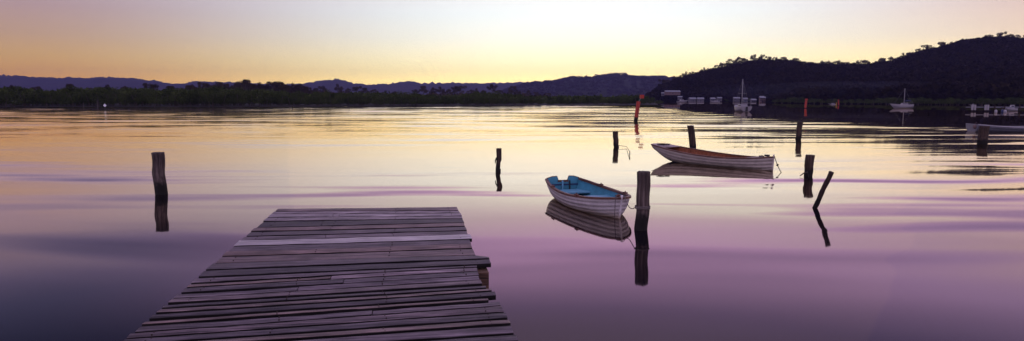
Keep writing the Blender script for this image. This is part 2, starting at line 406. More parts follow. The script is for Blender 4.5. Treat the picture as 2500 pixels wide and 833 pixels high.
# low land under the left belt of mangroves
SH = [(-900, 240), (-200, 205), (0, 196), (400, 192), (700, 200), (1000, 214), (1300, 232), (1500, 250), (1600, 262)]
def shoreY(px): return interp(SH, px)
v = []; f = []
N = 120
for i in range(N + 1):
    px = -900 + (1606 + 900) * i / N
    d = ray(px, HY); k = d.x / d.y
    Y0 = shoreY(px); Y1 = 1300 if px < 1200 else 1300 - (px - 1200) / 406 * 980
    for Y, z in ((Y0 - 3, -.6), (Y0, .12), (Y0 + 6, .35), (Y0 + 60, .6), (max(Y1, Y0 + 70), .8), (max(Y1, Y0 + 70) + 5, -.6)):
        v.append((k * Y, Y, z))
for i in range(N):
    for j in range(5):
        a = i * 6 + j; f.append((a, a + 6, a + 7, a + 1))
tag(mesh_obj('ground', v, f, M['mud']), kind='structure')

# ------------------------------------------------------------------ trees
def leaf_cloud(rs, centres, radii, n, size, squash=.75):
    """many small leaf-clump faces spread through several lobes"""
    centres = np.array(centres); radii = np.array(radii)
    w = radii ** 2; w = w / w.sum()
    idx = rs.choice(len(centres), n, p=w)
    d = rs.normal(size=(n, 3)); d /= np.linalg.norm(d, axis=1)[:, None]
    r = radii[idx] * (rs.uniform(.35, 1, n) ** .55)
    p = centres[idx] + d * r[:, None] * np.array([1, 1, squash])
    a = rs.normal(size=(n, 3)); a /= np.linalg.norm(a, axis=1)[:, None]
    b = np.cross(a, rs.normal(size=(n, 3))); b /= np.linalg.norm(b, axis=1)[:, None]
    s = (size * rs.uniform(.5, 1.3, n))[:, None]
    q = np.stack([p - a * s - b * s * .4, p + a * s * .2 - b * s * .9, p + a * s + b * s * .3, p - a * s * .1 + b * s * .8], 1).reshape(-1, 3)
    tv = np.clip(np.repeat(rs.uniform(0, 1, n) * .5 + (rs.uniform(0, 1, len(centres))[idx]) * .5, 4), 0, 1)
    return q, tv
def cloud_mesh(name, q, tv, mat):
    n = len(q) // 4
    me = bpy.data.meshes.new(name)
    me.vertices.add(len(q)); me.vertices.foreach_set('co', q.astype(np.float32).ravel())
    me.loops.add(len(q)); me.loops.foreach_set('vertex_index', np.arange(len(q), dtype=np.int32))
    me.polygons.add(n); me.polygons.foreach_set('loop_start', np.arange(0, len(q), 4, dtype=np.int32))
    me.polygons.foreach_set('loop_total', np.full(n, 4, dtype=np.int32))
    a = me.attributes.new('tint', 'FLOAT', 'POINT'); a.data.foreach_set('value', tv.astype(np.float32))
    me.materials.append(mat); me.update(calc_edges=True); me.validate()
    return me

def mangrove_proto(seed):
    rs = np.random.RandomState(seed)
    root = empty('mangrove_tree', (0, 0, 0))
    k = 9; cs = []; rr = []
    for i in range(k):
        a = rs.uniform(0, 6.28); r = rs.uniform(.0, .38)
        cs.append((r * math.cos(a), r * math.sin(a), rs.uniform(.35, .80) - r * .45)); rr.append(rs.uniform(.16, .27))
    cs.append((0, 0, .3)); rr.append(.3)
    q, tv = leaf_cloud(rs, cs, rr, 1500, .026)
    me = cloud_mesh('crown', q, tv, M['mangrove']); c = bpy.data.objects.new('crown', me); col.objects.link(c); c.parent = root
    mb = MB()
    for i in range(4):
        a = rs.uniform(0, 6.28); x, y = .09 * math.cos(a), .09 * math.sin(a)
        mb.tube([(x, y, -.08), (x * 1.4, y * 1.4, .16), (x * 2.6, y * 2.6, .42), (x * 3.2, y * 3.2, .62)], [.028, .02, .013, .005], 5)
    mb.build('trunk', M['bark'], root)
    return root
def gum_proto(seed):
    rs = np.random.RandomState(seed)
    root = empty('gum_tree', (0, 0, 0))
    mb = MB(); cs = []; rr = []
    top = Vector((rs.uniform(-.05, .05), rs.uniform(-.05, .05), .72))
    mb.tube([(0, 0, -.05), (top.x * .4, top.y * .4, .35), top], [.022, .016, .009], 6)
    for i in range(8):
        a = i * 2.4 + rs.uniform(-.4, .4); h = rs.uniform(.32, .68); st = Vector((top.x * h, top.y * h, h))
        rr_ = rs.uniform(.12, .30); e = Vector((rr_ * math.cos(a), rr_ * math.sin(a), h + rs.uniform(.12, .26)))
        mb.tube([st, st.lerp(e, .5) + Vector((0, 0, .03)), e], [.010, .007, .003], 4)
        cs.append(tuple(e)); rr.append(rs.uniform(.09, .15))
        cs.append(tuple(e + Vector((rs.uniform(-.09, .09), rs.uniform(-.09, .09), .03)))); rr.append(rs.uniform(.05, .09))
    cs.append((top.x, top.y, .88)); rr.append(.11)
    q, tv = leaf_cloud(rs, cs, rr, 1500, .020, .85)
    me = cloud_mesh('crown', q, tv, M['gum']); c = bpy.data.objects.new('crown', me); col.objects.link(c); c.parent = root
    mb.build('trunk', M['bark'], root)
    return root
mang = [mangrove_proto(s) for s in (1, 2, 3, 4, 5)]
gums = [gum_proto(s) for s in (11, 12, 13, 14, 15)]
used = set()
def plant(protos, i, loc, size, wide, label, group, cat='tree'):
    p = protos[i % len(protos)]
    if p.name in used: t_ = tree_copy(p)
    else: t_ = p; used.add(p.name)
    t_.location = loc; t_.scale = (size * wide, size * wide, size); t_.rotation_euler = (0, 0, rnd.uniform(0, 6.28))
    tag(t_, label, cat, group); return t_

# belt of mangroves, left shore to the point
TOP = [(-300, 205), (0, 208), (120, 212), (260, 207), (400, 212), (520, 208), (640, 212), (760, 222), (860, 217), (980, 222), (1080, 226), (1200, 220), (1300, 233), (1420, 236), (1520, 228), (1580, 231), (1612, 240)]
i = 0; px = -260.0
while px < 1606:
    for row in range(2):
        q = px + rnd.uniform(-8, 8) + row * 12
        Y = shoreY(q) + 3 + row * 9 + rnd.uniform(-1.5, 1.5)
        tp = interp(TOP, q) + rnd.uniform(-4, 6) + (8 if row == 0 else 0)
        z = atY(q, tp, Y).z; d = ray(q, HY)
        if q > 1600: z = min(z, 2.2)
        size = max(z - .1, 1.5) / .92
        plant(mang, i, (d.x / d.y * Y, Y, .25), size, rnd.uniform(.95, 1.35),
              'dark green rounded mangrove in the belt of trees along the left shore' if row == 0 else 'mangrove crown rising from the second line of the belt on the left shore',
              'front mangroves of the left shore' if row == 0 else 'second line of mangroves on the left shore')
        i += 1
    px += 21 + 4 * math.sin(px)
# land and belt behind so nothing shows through
def mass(name, pts, n_leaf, rad, leaf, mat, label, cat, seed, squash=.8):
    rs = np.random.RandomState(seed); Q = []; T = []
    P = np.array(pts)
    n = len(P)
    d = rs.normal(size=(n, n_leaf, 3)); d /= np.linalg.norm(d, axis=2)[:, :, None]
    d[:, :, 2] = np.abs(d[:, :, 2]) * 1.0 - .25
    rv = rad * rs.uniform(.7, 1.25, (n, 1)); r = rv * rs.uniform(.4, 1, (n, n_leaf)) ** .5
    p = (P[:, None, :] + d * r[:, :, None] * np.array([1, 1, squash])).reshape(-1, 3)
    m = len(p)
    a = rs.normal(size=(m, 3)); a /= np.linalg.norm(a, axis=1)[:, None]
    b = np.cross(a, rs.normal(size=(m, 3))); b /= np.linalg.norm(b, axis=1)[:, None]
    s = (leaf * rs.uniform(.5, 1.3, m))[:, None]
    q = np.stack([p - a * s - b * s * .4, p + a * s * .2 - b * s * .9, p + a * s + b * s * .3, p - a * s * .1 + b * s * .8], 1).reshape(-1, 3)
    tv = np.repeat(np.clip(np.repeat(rs.uniform(0, 1, n), n_leaf) * .6 + rs.uniform(0, .4, m), 0, 1), 4)
    me = cloud_mesh(name, q, tv, mat); o = bpy.data.objects.new(name, me); col.objects.link(o)
    tag(o, label, cat, kind='stuff'); return o
pts = []
for k in range(900):
    q = rnd.uniform(-300, 1575); dY = rnd.uniform(20, 150)
    Y = shoreY(q) + dY; d = ray(q, HY)
    z = atY(q, interp(TOP, q) + rnd.uniform(6, 16), Y).z
    pts.append((d.x / d.y * Y, Y, max(z - 2.5, 1)))
mass('mangrove_forest', pts, 60, 4.2, .62, M['mangrove'], 'low dense forest filling the land behind the mangrove belt', 'forest', 21)

# taller gums standing behind the belt
GT = [(470, 205), (500, 200), (520, 206), (535, 198), (552, 204), (575, 202), (590, 196), (602, 192), (618, 203), (634, 199), (655, 205), (668, 199), (684, 197), (700, 207), (716, 201), (735, 203), (752, 213)]
for k, (q, tp) in enumerate(GT):
    for j in range(2):
        qq = q + j * 9; tt = tp + j * 6; Y = 430 + rnd.uniform(-25, 40); d = ray(qq, HY); z = atY(qq, tt, Y).z
        plant(gums, k + j * 3, (d.x / d.y * Y, Y, .6), z - .6, rnd.uniform(.8, 1.15),
              'tall open crowned gum tree against the orange sky behind the left mangroves', 'tall gums behind the left mangroves')
GT2 = [(30, 206), (90, 211), (170, 203), (215, 212), (262, 205), (310, 209), (372, 203), (420, 208), (462, 206)]
for k, (q, tp) in enumerate(GT2):
    Y = 330 + rnd.uniform(-15, 25); d = ray(q, HY); z = atY(q, tp, Y).z
    plant(gums, k, (d.x / d.y * Y, Y, .6), z - .6, rnd.uniform(1.0, 1.3),
          'dark gum tree poking above the mangroves below the blue hill at far left', 'gums above the mangroves at far left')
GT3 = [(770, 214), (790, 208), (826, 203), (850, 214), (872, 210), (892, 213), (915, 217), (940, 220), (965, 222), (1014, 218), (1034, 208), (1058, 212), (1075, 210), (1095, 216), (1112, 210), (1122, 208), (1150, 218), (1162, 214), (1180, 219), (1203, 205), (1222, 219), (1250, 208), (1262, 217), (1290, 219), (1310, 224), (1340, 226)]
for k, (q, tp) in enumerate(GT3):
    Y = 640 + rnd.uniform(-40, 60); d = ray(q, HY); z = atY(q, tp, Y).z
    plant(gums, k + 2, (d.x / d.y * Y, Y, .8), z - .8, rnd.uniform(.9, 1.3),
          'hazy gum tree in front of the purple hills behind the middle of the belt', 'hazy gums in front of the purple hills')
pts = []
for k in range(420):
    q = rnd.uniform(440, 1420); Y = rnd.uniform(470, 760); d = ray(q, HY)
    tp = interp([(440, 214), (600, 208), (740, 212), (800, 222), (1000, 228), (1150, 224), (1300, 228), (1420, 238)], q) + rnd.uniform(0, 8)
    pts.append((d.x / d.y * Y, Y, atY(q, tp, Y).z - 4))
mass('gum_woodland', pts, 55, 6.0, 1.0, M['gum'], 'hazy woodland between the mangrove belt and the purple hills', 'woodland', 22)

# forest on the right hand hill and on the middle hill
pts = []
for k in range(5200):
    q = rnd.uniform(1585, 2700); u = rnd.uniform(.14, 1.0) if k % 3 else rnd.uniform(.8, 1.0)
    p = hC.point(q, u)
    if p.z < 1.0: continue
    pts.append((p.x, p.y, p.z + rnd.uniform(.5, 5)))
mass('hill_forest', pts, 46, 4.8, 1.0, M['hillforest'], 'dark eucalypt forest covering the steep hill on the right', 'forest', 23)
pts = []
for k in range(1500):
    q = rnd.uniform(1230, 1720); u = rnd.uniform(.15, 1.0) if k % 2 else rnd.uniform(.93, 1.0)
    p = hB.point(q, u); pts.append((p.x, p.y, p.z + rnd.uniform(0, 9)))
mass('distant_forest', pts, 26, 8.0, 2.2, M['hillforest'], 'thin line of trees covering the purple hill behind the point', 'forest', 24)
k = 0; q = 1612.0
while q < 2620:
    p = hC.point(q, 1.0)
    plant(gums, k, (p.x, p.y - rnd.uniform(0, 12), p.z - 2), rnd.uniform(7.5, 14.5), rnd.uniform(.75, 1.1),
          'gum tree standing out on the skyline of the dark right hill', 'skyline gums on the right hill')
    k += 1; q += rnd.uniform(4, 10)

# low mangroves along the right shore
k = 0; q = 1745.0
while q < 2640:
    Y = interp(FC, q) + 4 + rnd.uniform(0, 8); d = ray(q, HY)
    tp = interp([(1745, 243), (1850, 240), (1930, 238), (2060, 241), (2150, 238), (2300, 240), (2500, 237)], q) + rnd.uniform(-2.5, 2.5)
    size = max(atY(q, tp, Y).z / .92, 2.2)
    if q > 1880 or k % 2 == 0:
        plant(mang, k, (d.x / d.y * Y, Y, .2), size, rnd.uniform(1.3, 1.9),
              'low dark mangrove bush at the water edge below the right hill', 'low mangroves along the right shore')
    k += 1; q += rnd.uniform(11, 19)

# ------------------------------------------------------------------ haze
HZ = empty  # (keeps the helper short)
mb = MB(); mb.box(-5500, 5500, -140, 5200, -1.6, 215)
haze = None
def make_haze():
    m = bpy.data.materials.new('haze_air'); m.use_nodes = True; nt = m.node_tree; nt.nodes.clear()
    pv = node(nt, 'ShaderNodeVolumePrincipled'); out = node(nt, 'ShaderNodeOutputMaterial')
    pv.inputs['Color'].default_value = (.28, .27, .66, 1)
    pv.inputs['Density'].default_value = .00016; pv.inputs['Anisotropy'].default_value = .55
    L(nt, pv.outputs[0], out.inputs['Volume'])
    o = mb.build('haze', m); tag(o, kind='stuff'); return o
haze = make_haze()

# low mist along the foot of the hill, a thin ellipsoid volume
sv = []; sf = []
for i in range(13):
    ph = math.pi * i / 12 - math.pi / 2
    for j in range(28):
        th = 2 * math.pi * j / 28; k_ = 1 + .18 * noise.noise(Vector((math.cos(th) * 2, math.sin(th) * 2, ph)))
        sv.append((95 * k_ * math.cos(ph) * math.cos(th), 45 * k_ * math.cos(ph) * math.sin(th), 5.5 * k_ * math.sin(ph)))
for i in range(12):
    for j in range(28):
        sf.append((i * 28 + j, i * 28 + (j + 1) % 28, (i + 1) * 28 + (j + 1) % 28, (i + 1) * 28 + j))
m = bpy.data.materials.new('mist_air'); m.use_nodes = True; m.node_tree.nodes.clear()
pv = m.node_tree.nodes.new('ShaderNodeVolumePrincipled'); ou = m.node_tree.nodes.new('ShaderNodeOutputMaterial')
pv.inputs['Color'].default_value = (.45, .5, .8, 1); pv.inputs['Density'].default_value = .0006; pv.inputs['Anisotropy'].default_value = .3
m.node_tree.links.new(pv.outputs[0], ou.inputs['Volume'])
q_ = atY(2120, 221, 390)
o = mesh_obj('mist', sv, sf, m, None, True, loc=q_); tag(o, 'thin bluish mist lying along the foot of the right hill', 'mist', kind='stuff')

# ------------------------------------------------------------------ jetty
DZ = 1.0
C_ = {k: at(*p, DZ) for k, p in dict(fl=(680, 509), fr=(1115, 504.6), nl=(300, 833), nr=(1265, 833)).items()}
yaw = math.atan((1250 - 993) / F)
jet = empty('jetty', (at(897, 507, 0).x * 0 + C_['fl'].lerp(C_['fr'], .5).x, C_['fl'].lerp(C_['fr'], .5).y, 0), yaw)
tag(jet, 'weathered timber jetty with a deck of uneven grey planks reaching over the water', 'jetty')
bpy.context.view_layer.update()
JI = (Matrix.Translation(jet.location) @ Matrix.Rotation(yaw, 4, 'Z')).inverted()
Lb = [509, 516, 522.5, 531, 540.5, 556, 566, 577.5, 588, 601.6, 615, 626, 643, 662, 678, 692, 702.5, 715, 728, 742, 753, 768, 781, 794.5, 812.6, 827, 843, 862, 880, 900]
Rb = [504.6, 513.9, 520, 527.5, 534, 543.5, 553, 563, 572, 584, 595, 606, 623, 634.7, 646, 651.6, 660, 670.7, 681, 694, 702.5, 712, 723.6, 734, 746, 762, 777.5, 793.5, 814.7, 833]
def lx(y): return 680 + (300 - 680) * (y - 509) / (833 - 509)
def rx(y): return 1115 + (1265 - 1115) * (y - 504.6) / (833 - 504.6)
REDGE = [(504.6, 1115), (543, 1134), (606, 1153), (651, 1163), (671, 1168), (694, 1180), (703, 1191), (733, 1191), (735, 1221), (762, 1232), (793, 1246), (815, 1256), (833, 1264)]
def redge(y):
    for (a, b), (c, d) in zip(REDGE, REDGE[1:]):
        if y <= c: return b + (d - b) * (y - a) / (c - a)
    return None
OUT = {12: 1193, 13: 1197, 8: 1150, 20: 1199, 21: 1209, 22: 1191}
edges = []
for a, b in zip(Lb, Rb):
    p = JI @ at(lx(a), a, DZ); q = JI @ at(rx(b), b, DZ); edges.append((p.x, p.y, q.x, q.y))
xl, yl, xr, yr = edges[-1]
for k in range(26):
    st = rnd.uniform(.125, .16); yl -= st; yr -= st; edges.append((xl + rnd.uniform(-.03, .03), yl, xr + rnd.uniform(-.03, .03), yr))
def plank(mb, x0, y0a, y0b, x1, y1a, y1b, t_, zoff=0, thick=.038, seg=22, gap=.044, seed=0, endcut=0):
    """y0a/y0b: far and near edge at the left end, y1a/y1b at the right end; a box with worn, wavy arrises"""
    g = Vector((seed * 3.7, seed * 1.3, 0)); v = []; ch = .0025
    tl = rnd.uniform(-.0035, .0035); sag = rnd.uniform(-.004, .004)
    for s in range(seg + 1):
        u = s / seg; x = x0 + (x1 - x0) * u
        ya = y0a + (y1a - y0a) * u - gap / 2; yb = y0b + (y1b - y0b) * u + gap / 2
        n1 = noise.noise(g + Vector((x * 2.2, 0, 0))); n2 = noise.noise(g + Vector((x * 2.2, 7, 0))); n3 = noise.noise(g + Vector((x * 5, 3, 1)))
        ya += n1 * .004 + n3 * .002; yb += n2 * .004
        if endcut and s == seg: ya -= endcut
        zt = DZ + zoff + sag * math.sin(3.1 * u) + n3 * .0025
        for (yy, zz) in ((ya, zt - thick), (ya, zt - ch + tl), (ya - ch, zt + tl), ((ya + yb) / 2, zt + .001), (yb + ch, zt - tl), (yb, zt - ch - tl), (yb, zt - thick)):
            v.append((x, yy, zz))
    f = []
    for s in range(seg):
        for k in range(7):
            a = s * 7 + k; b = s * 7 + (k + 1) % 7; f.append((a, b, b + 7, a + 7))
    f.append(tuple(range(6, -1, -1))); f.append(tuple(seg * 7 + k for k in range(7)))
    mb.add(v, f, 0, t_)
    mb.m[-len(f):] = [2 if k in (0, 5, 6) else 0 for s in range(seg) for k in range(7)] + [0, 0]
deck = MB(); loose = []
tints = [.62, .95, 1, .97, .03, .72, .35, .5, .5, .42, .70, .62, .30, .12, .50, .72, .25, .40, .55, .15, .62, .18, .68, .32, .55, .22, .66, .5, .28]
spec = {12: .0, 13: .085, 14: .115, 20: .0, 21: .03, 22: .05, 23: -.06}
joints = {2: [.33], 4: [.30], 15: [.47], 16: [.52], 17: [.38], 23: [.62]}
BOARDS = []
for k in range(len(edges) - 1):
    a, b = edges[k], edges[k + 1]
    t_ = tints[k] if k < len(tints) else rnd.uniform(.1, .6)
    ex = rnd.uniform(-.02, .035) + spec.get(k, 0)
    xL = (a[0] + b[0]) / 2 + rnd.uniform(-.007, .007); xR = (a[2] + b[2]) / 2 + ex
    if k < 29:
        ym = (Rb[k] + Rb[k + 1]) / 2; xR = (JI @ at(OUT.get(k, redge(ym) + rnd.uniform(-3, 3)), ym, DZ)).x
    zo = rnd.uniform(-.003, .003)
    if k in (12, 13): zo = .004
    BOARDS.append((xL, xR, a, b, t_))
    if k == 8 or k in (12, 13, 20, 21):
        m_ = MB(); plank(m_, xL, a[1], b[1], xR, a[3], b[3], t_, zo + (.006 if k == 8 else .002), seed=k, endcut=.07 if k == 12 else 0)
        loose.append((k, m_)); continue
    js = joints.get(k) or ([rnd.uniform(.3, .75)] if k > 28 and rnd.random() < .3 else [])
    xs = [xL] + [xL + (xR - xL) * j for j in js] + [xR]
    for n_, (p0, p1) in enumerate(zip(xs, xs[1:])):
        u0 = (p0 - xL) / (xR - xL); u1 = (p1 - xL) / (xR - xL)
        plank(deck, p0 + (.003 if n_ else 0), a[1] + (a[3] - a[1]) * u0, b[1] + (b[3] - b[1]) * u0, p1 - (.003 if n_ < len(xs) - 2 else 0), a[1] + (a[3] - a[1]) * u1, b[1] + (b[3] - b[1]) * u1,
              min(1, max(0, t_ + (rnd.uniform(-.2, .2) if n_ else 0))), zo + rnd.uniform(-.002, .002), seed=k + n_ * 31, seg=18)
# nails: two heads at each joist
for (xL, xR, a, b, t_) in BOARDS[:40]:
    for u in (.06, .36, .66, .95):
        if rnd.random() < .4: continue
        for w in (.28, .72):
            x = xL + (xR - xL) * u + rnd.uniform(-.01, .01); ya = a[1] + (a[3] - a[1]) * u; yb = b[1] + (b[3] - b[1]) * u
            y = ya + (yb - ya) * w
            deck.tube([(x, y, DZ - .005), (x, y, DZ + .007)], .0045, 6, 1)
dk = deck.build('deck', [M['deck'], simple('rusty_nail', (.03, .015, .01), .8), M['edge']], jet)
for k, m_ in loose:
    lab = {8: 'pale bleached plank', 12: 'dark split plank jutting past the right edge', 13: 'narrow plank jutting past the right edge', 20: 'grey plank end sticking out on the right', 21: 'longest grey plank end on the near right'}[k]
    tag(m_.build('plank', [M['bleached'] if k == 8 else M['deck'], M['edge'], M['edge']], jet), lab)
# framing
y_far = edges[0][1] - .03; y_near = edges[-1][1]
xl0, xr0 = edges[0][0], edges[0][2]
for x in (xl0 + .22, (xl0 + xr0) / 2, xr0 - .22):
    mb = MB(); mb.box(x - .05, x + .05, y_near, y_far - .04, DZ - .20, DZ - .045); mb.build('joist', M['beam'], jet)
for (yy, exr) in ((y_far - .35, 0), (-2.98, .13), (-5.2, 0), (-7.4, 0)):
    if exr:
        p = JI @ at(1190, 672, DZ - .1); yy = p.y; xr = p.x
    else: xr = xr0 - .02
    mb = MB(); mb.box(xl0 + .03, xr, yy - .07, yy + .07, DZ - .40, DZ - .202)
    if exr: mb.box(xr - .14, xr, yy - .10, yy + .10, DZ - .20 + .003, DZ - .05)
    mb.build('crossbeam', M['beam'], jet)
def post_mesh(h, r, lean, seed, depth=.7, seg=34, n=20, rough=.10, taper=1.0, notch=None):
    """round timber pile rising from the waterline at z=0; lean=(x,y) offset at its top"""
    v = []; f = []; g = Vector((seed * 5.1, 2.3 * seed, 0))
    for s in range(seg + 1):
        u = s / seg; z = -depth + (h + depth) * u; k = z / h
        cx, cy = lean[0] * k, lean[1] * k
        cx += .22 * r * noise.noise(g + Vector((0, 0, z * 2.3 / max(h, .6) * 1.2))); cy += .2 * r * noise.noise(g + Vector((4, 0, z * 2.0)))
        rr = r * (taper + (1 - taper) * (1 - k))
        for j in range(n):
            w = 2 * math.pi * j / n
            q = 1 + rough * noise.noise(g + Vector((math.cos(w) * 1.6, math.sin(w) * 1.6, z * .8 / max(r * 6, .4)))) + rough * .7 * noise.noise(g + Vector((math.cos(w) * 5, math.sin(w) * 5, z * 1.2)))
            if notch and notch[0] < z < notch[1] and math.cos(w - notch[2]) > .3: q *= notch[3]
            zz = z
            if s == seg: zz += .12 * r * noise.noise(g + Vector((math.cos(w) * 2, math.sin(w) * 2, 40)))
            v.append((cx + rr * q * math.cos(w), cy + rr * q * math.sin(w), zz))
    for s in range(seg):
        for j in range(n):
            a = s * n + j; b = s * n + (j + 1) % n; f.append((a, b, b + n, a + n))
    top = seg * n
    b0 = len(v)
    for j in range(n):                                   # worn arris and cupped top
        q = v[top + j]; v.append((lean[0] + (q[0] - lean[0]) * .88, lean[1] + (q[1] - lean[1]) * .88, q[2] + .010))
    v.append((lean[0], lean[1], h - .01))
    for j in range(n):
        f.append((top + j, top + (j + 1) % n, b0 + (j + 1) % n, b0 + j)); f.append((b0 + j, b0 + (j + 1) % n, len(v) - 1))
    return v, f
for (x, y) in ((xl0 + .12, y_far - .52), (xr0 - .12, y_far - .52), (xl0 + .12, y_far - 2.9), (xr0 - .10, y_far - 2.9), (xl0 + .12, y_far - 5.2), (xr0 - .12, y_far - 5.2)):
    v, f = post_mesh(DZ - .41, .10, (0, 0), x + y, 1.2)
    o = mesh_obj('pile', v, f, M['postdark'], jet, True); o.location = (x, y, 0)

# ------------------------------------------------------------------ mooring posts
def post(tx, ty, bx, by, wpx, label, mat, seed, **kw):
    B = at(bx, by, 0); T = atY(tx, ty, B.y)
    r = wpx / 2 / F * (B - CAM).length
    v, f = post_mesh(T.z, r, (T.x - B.x, 0), seed, **kw)
    o = mesh_obj('mooring_post', v, f, mat, None, True, loc=(B.x, B.y, 0))
    tag(o, label, 'post'); return o, B, T, r
P1 = post(385, 373, 394, 474, 25, 'thick worn post leaning left, alone in the water left of the jetty', M['postlight'], 1, rough=.12)
P2 = post(1218, 363, 1217, 420, 13, 'slim dark post in the water beyond the right corner of the jetty', M['postdark'], 2, notch=(.1, .35, 0, .7))
P3 = post(1573, 420, 1566, 561, 31, 'tallest thick brown post beside the dinghy bow with a rope round it', M['postlight'], 3, rough=.07)
P4 = post(1502, 321, 1505, 360, 13, 'short post with a wire at its foot, in front of the red channel marker', M['postdark'], 4)
P5 = post(1686, 307, 1692, 366, 15, 'post directly behind the brown rowboat, leaning left', M['postdark'], 5)
P6 = post(1954, 298, 1948, 341, 12, 'slender straight post right of the brown rowboat, under the distant red beacons', M['postdark'], 6)
P7 = post(1978, 379, 1974, 431, 17, 'crooked post with a rope and twig snagged on its left side', M['postdark'], 7, rough=.2)
P9 = post(2403, 308, 2396, 352, 18, 'dark post in front of the pale moored boat at the right edge', M['postdark'], 9)
# leaning pole
B = at(1989, 508, 0); T = atY(2030, 420, B.y - .25); T.y = B.y - .25
mb = MB(); dv = (T - B); pts_ = [dv * u + Vector((.006 * math.sin(9 * u), 0, 0)) for u in [-.5 + 1.5 * i / 16 for i in range(17)]]
mb.tube(pts_, [.052 + .003 * math.sin(i * 2.1) for i in range(17)], 14)
o = mb.build('leaning_pole', M['postdark'], None, True, loc=B); tag(o, 'thin dark pole leaning steeply to the right out of the water', 'pole')

# ------------------------------------------------------------------ boats
def curve(pts, u):
    """smooth cubic through (u, value) pairs"""
    n = len(pts)
    if u <= pts[0][0]: return pts[0][1]
    if u >= pts[-1][0]: return pts[-1][1]
    for i in range(n - 1):
        if u <= pts[i + 1][0]:
            x0, y0 = pts[i]; x1, y1 = pts[i + 1]; h = x1 - x0; t_ = (u - x0) / h
            m0 = (y1 - pts[i - 1][1]) / (x1 - pts[i - 1][0]) * h if i else (y1 - y0)
            m1 = (pts[i + 2][1] - y0) / (pts[i + 2][0] - x0) * h if i + 2 < n else (y1 - y0)
            return (2 * t_**3 - 3 * t_**2 + 1) * y0 + (t_**3 - 2 * t_**2 + t_) * m0 + (-2 * t_**3 + 3 * t_**2) * y1 + (t_**3 - t_**2) * m1
class Boat:
    def __init__(s, L_, beam, sheer, keel, full, strakes=7, rake=0.0, rake_s=0.0, lap=.010):
        s.L, s.beam, s.sheer, s.keel, s.full, s.strakes, s.rake, s.rs, s.lap = L_, beam, sheer, keel, full, strakes, rake, rake_s, lap
    def pt(s, u, v, side=1, off=0, lap=0):
        b = curve(s.beam, u); zs = curve(s.sheer, u); zk = curve(s.keel, u); p = curve(s.full, u)
        y = max(0, b * (math.sin(v * math.pi / 2) ** p) + lap - off) if v > 0 else 0
        if u > .999: y = 0 if v < .98 else 0
        z = zk + (zs - zk) * (1 - math.cos(v * math.pi / 2)) ** .85 + off * (1 - v)
        x = s.L * u
        x += s.rake * max(0, (u - .6) / .4) ** 2 * (z - zk) / max(zs - zk, .01) - s.rs * max(0, (.4 - u) / .4) ** 2 * (z - zk) / max(zs - zk, .01)
        return Vector((x, y * side, z))
    def outer(s, us):
        vs = [(0, 0)]
        for k in range(s.strakes):
            v0 = k / s.strakes; v1 = (k + 1) / s.strakes
            if k: vs.append((v0, s.lap))
            vs.append(((v0 + v1) / 2, s.lap * .5)); vs.append((v1, 0))
        verts = []; faces = []
        for side in (1, -1):
            b = len(verts); m = len(vs)
            for u in us:
                for (v, lp) in vs: verts.append(s.pt(u, v, side, 0, lp if u < .985 else 0))
            for i in range(len(us) - 1):
                for j in range(m - 1):
                    q = (b + i * m + j, b + i * m + j + 1, b + (i + 1) * m + j + 1, b + (i + 1) * m + j)
                    faces.append(q if side < 0 else q[::-1])
        return verts, faces
    def inner(s, us, th=.022, vmin=.25):
        vs = [vmin + (1 - vmin) * k / 10 for k in range(11)]; verts = []; faces = []
        for side in (1, -1):
            b = len(verts); m = len(vs)
            for u in us:
                for v in vs: verts.append(s.pt(u, v, side, th))
            for i in range(len(us) - 1):
                for j in range(m - 1):
                    q = (b + i * m + j, b + i * m + j + 1, b + (i + 1) * m + j + 1, b + (i + 1) * m + j)
                    faces.append(q if side > 0 else q[::-1])
        m = len(vs); n = len(us)          # floor boards joining the two sides
        for i in range(n - 1):
            a = i * m; c2 = n * m + i * m; faces.append((a, a + m, c2 + m, c2))
        return verts, faces
    def rail(s, u0, u1, side, w=.045, h=.035, n=40, vv=1.0, dz=.0):
        verts = []; faces = []
        for i in range(n + 1):
            u = u0 + (u1 - u0) * i / n; p = s.pt(u, vv, side)
            q0 = s.pt(max(0, u - .01), vv, side); q1 = s.pt(min(1, u + .01), vv, side); d = (q1 - q0).normalized(); nn = Vector((-d.y, d.x, 0)).normalized()
            if nn.y * side < 0: nn = -nn
            for (o_, z_) in ((w * .55, -h * .8), (w * .55, h * .15), (w * .40, h * .3), (-w * .5, h * .3), (-w * .5, -h * .8)):
                verts.append(p + nn * o_ + Vector((0, 0, z_ + dz)))
        for i in range(n):
            for k in range(5):
                a = i * 5 + k; b = i * 5 + (k + 1) % 5; faces.append((a, b, b + 5, a + 5) if side > 0 else (a + 5, b + 5, b, a))
        faces.append(tuple(range(5)) if side < 0 else tuple(range(4, -1, -1))); faces.append(tuple(n * 5 + k for k in range(5)))
        return verts, faces
def us_range(n, a=0, b=1): return [a + (b - a) * i / n for i in range(n + 1)]
def plate(outline, x0, x1):
    """closed outline in (y,z) made into a slab between x0 and x1 (functions of z)"""
    n = len(outline); v = [(x0(z), y, z) for y, z in outline] + [(x1(z), y, z) for y, z in outline]
    f = [tuple(range(n)), tuple(range(2 * n - 1, n - 1, -1))] + [(i, i + n, (i + 1) % n + n, (i + 1) % n) for i in range(n)]
    return v, f
def orient(stern, bow): 
    d = bow - stern; return math.atan2(d.y, d.x), math.hypot(d.x, d.y)

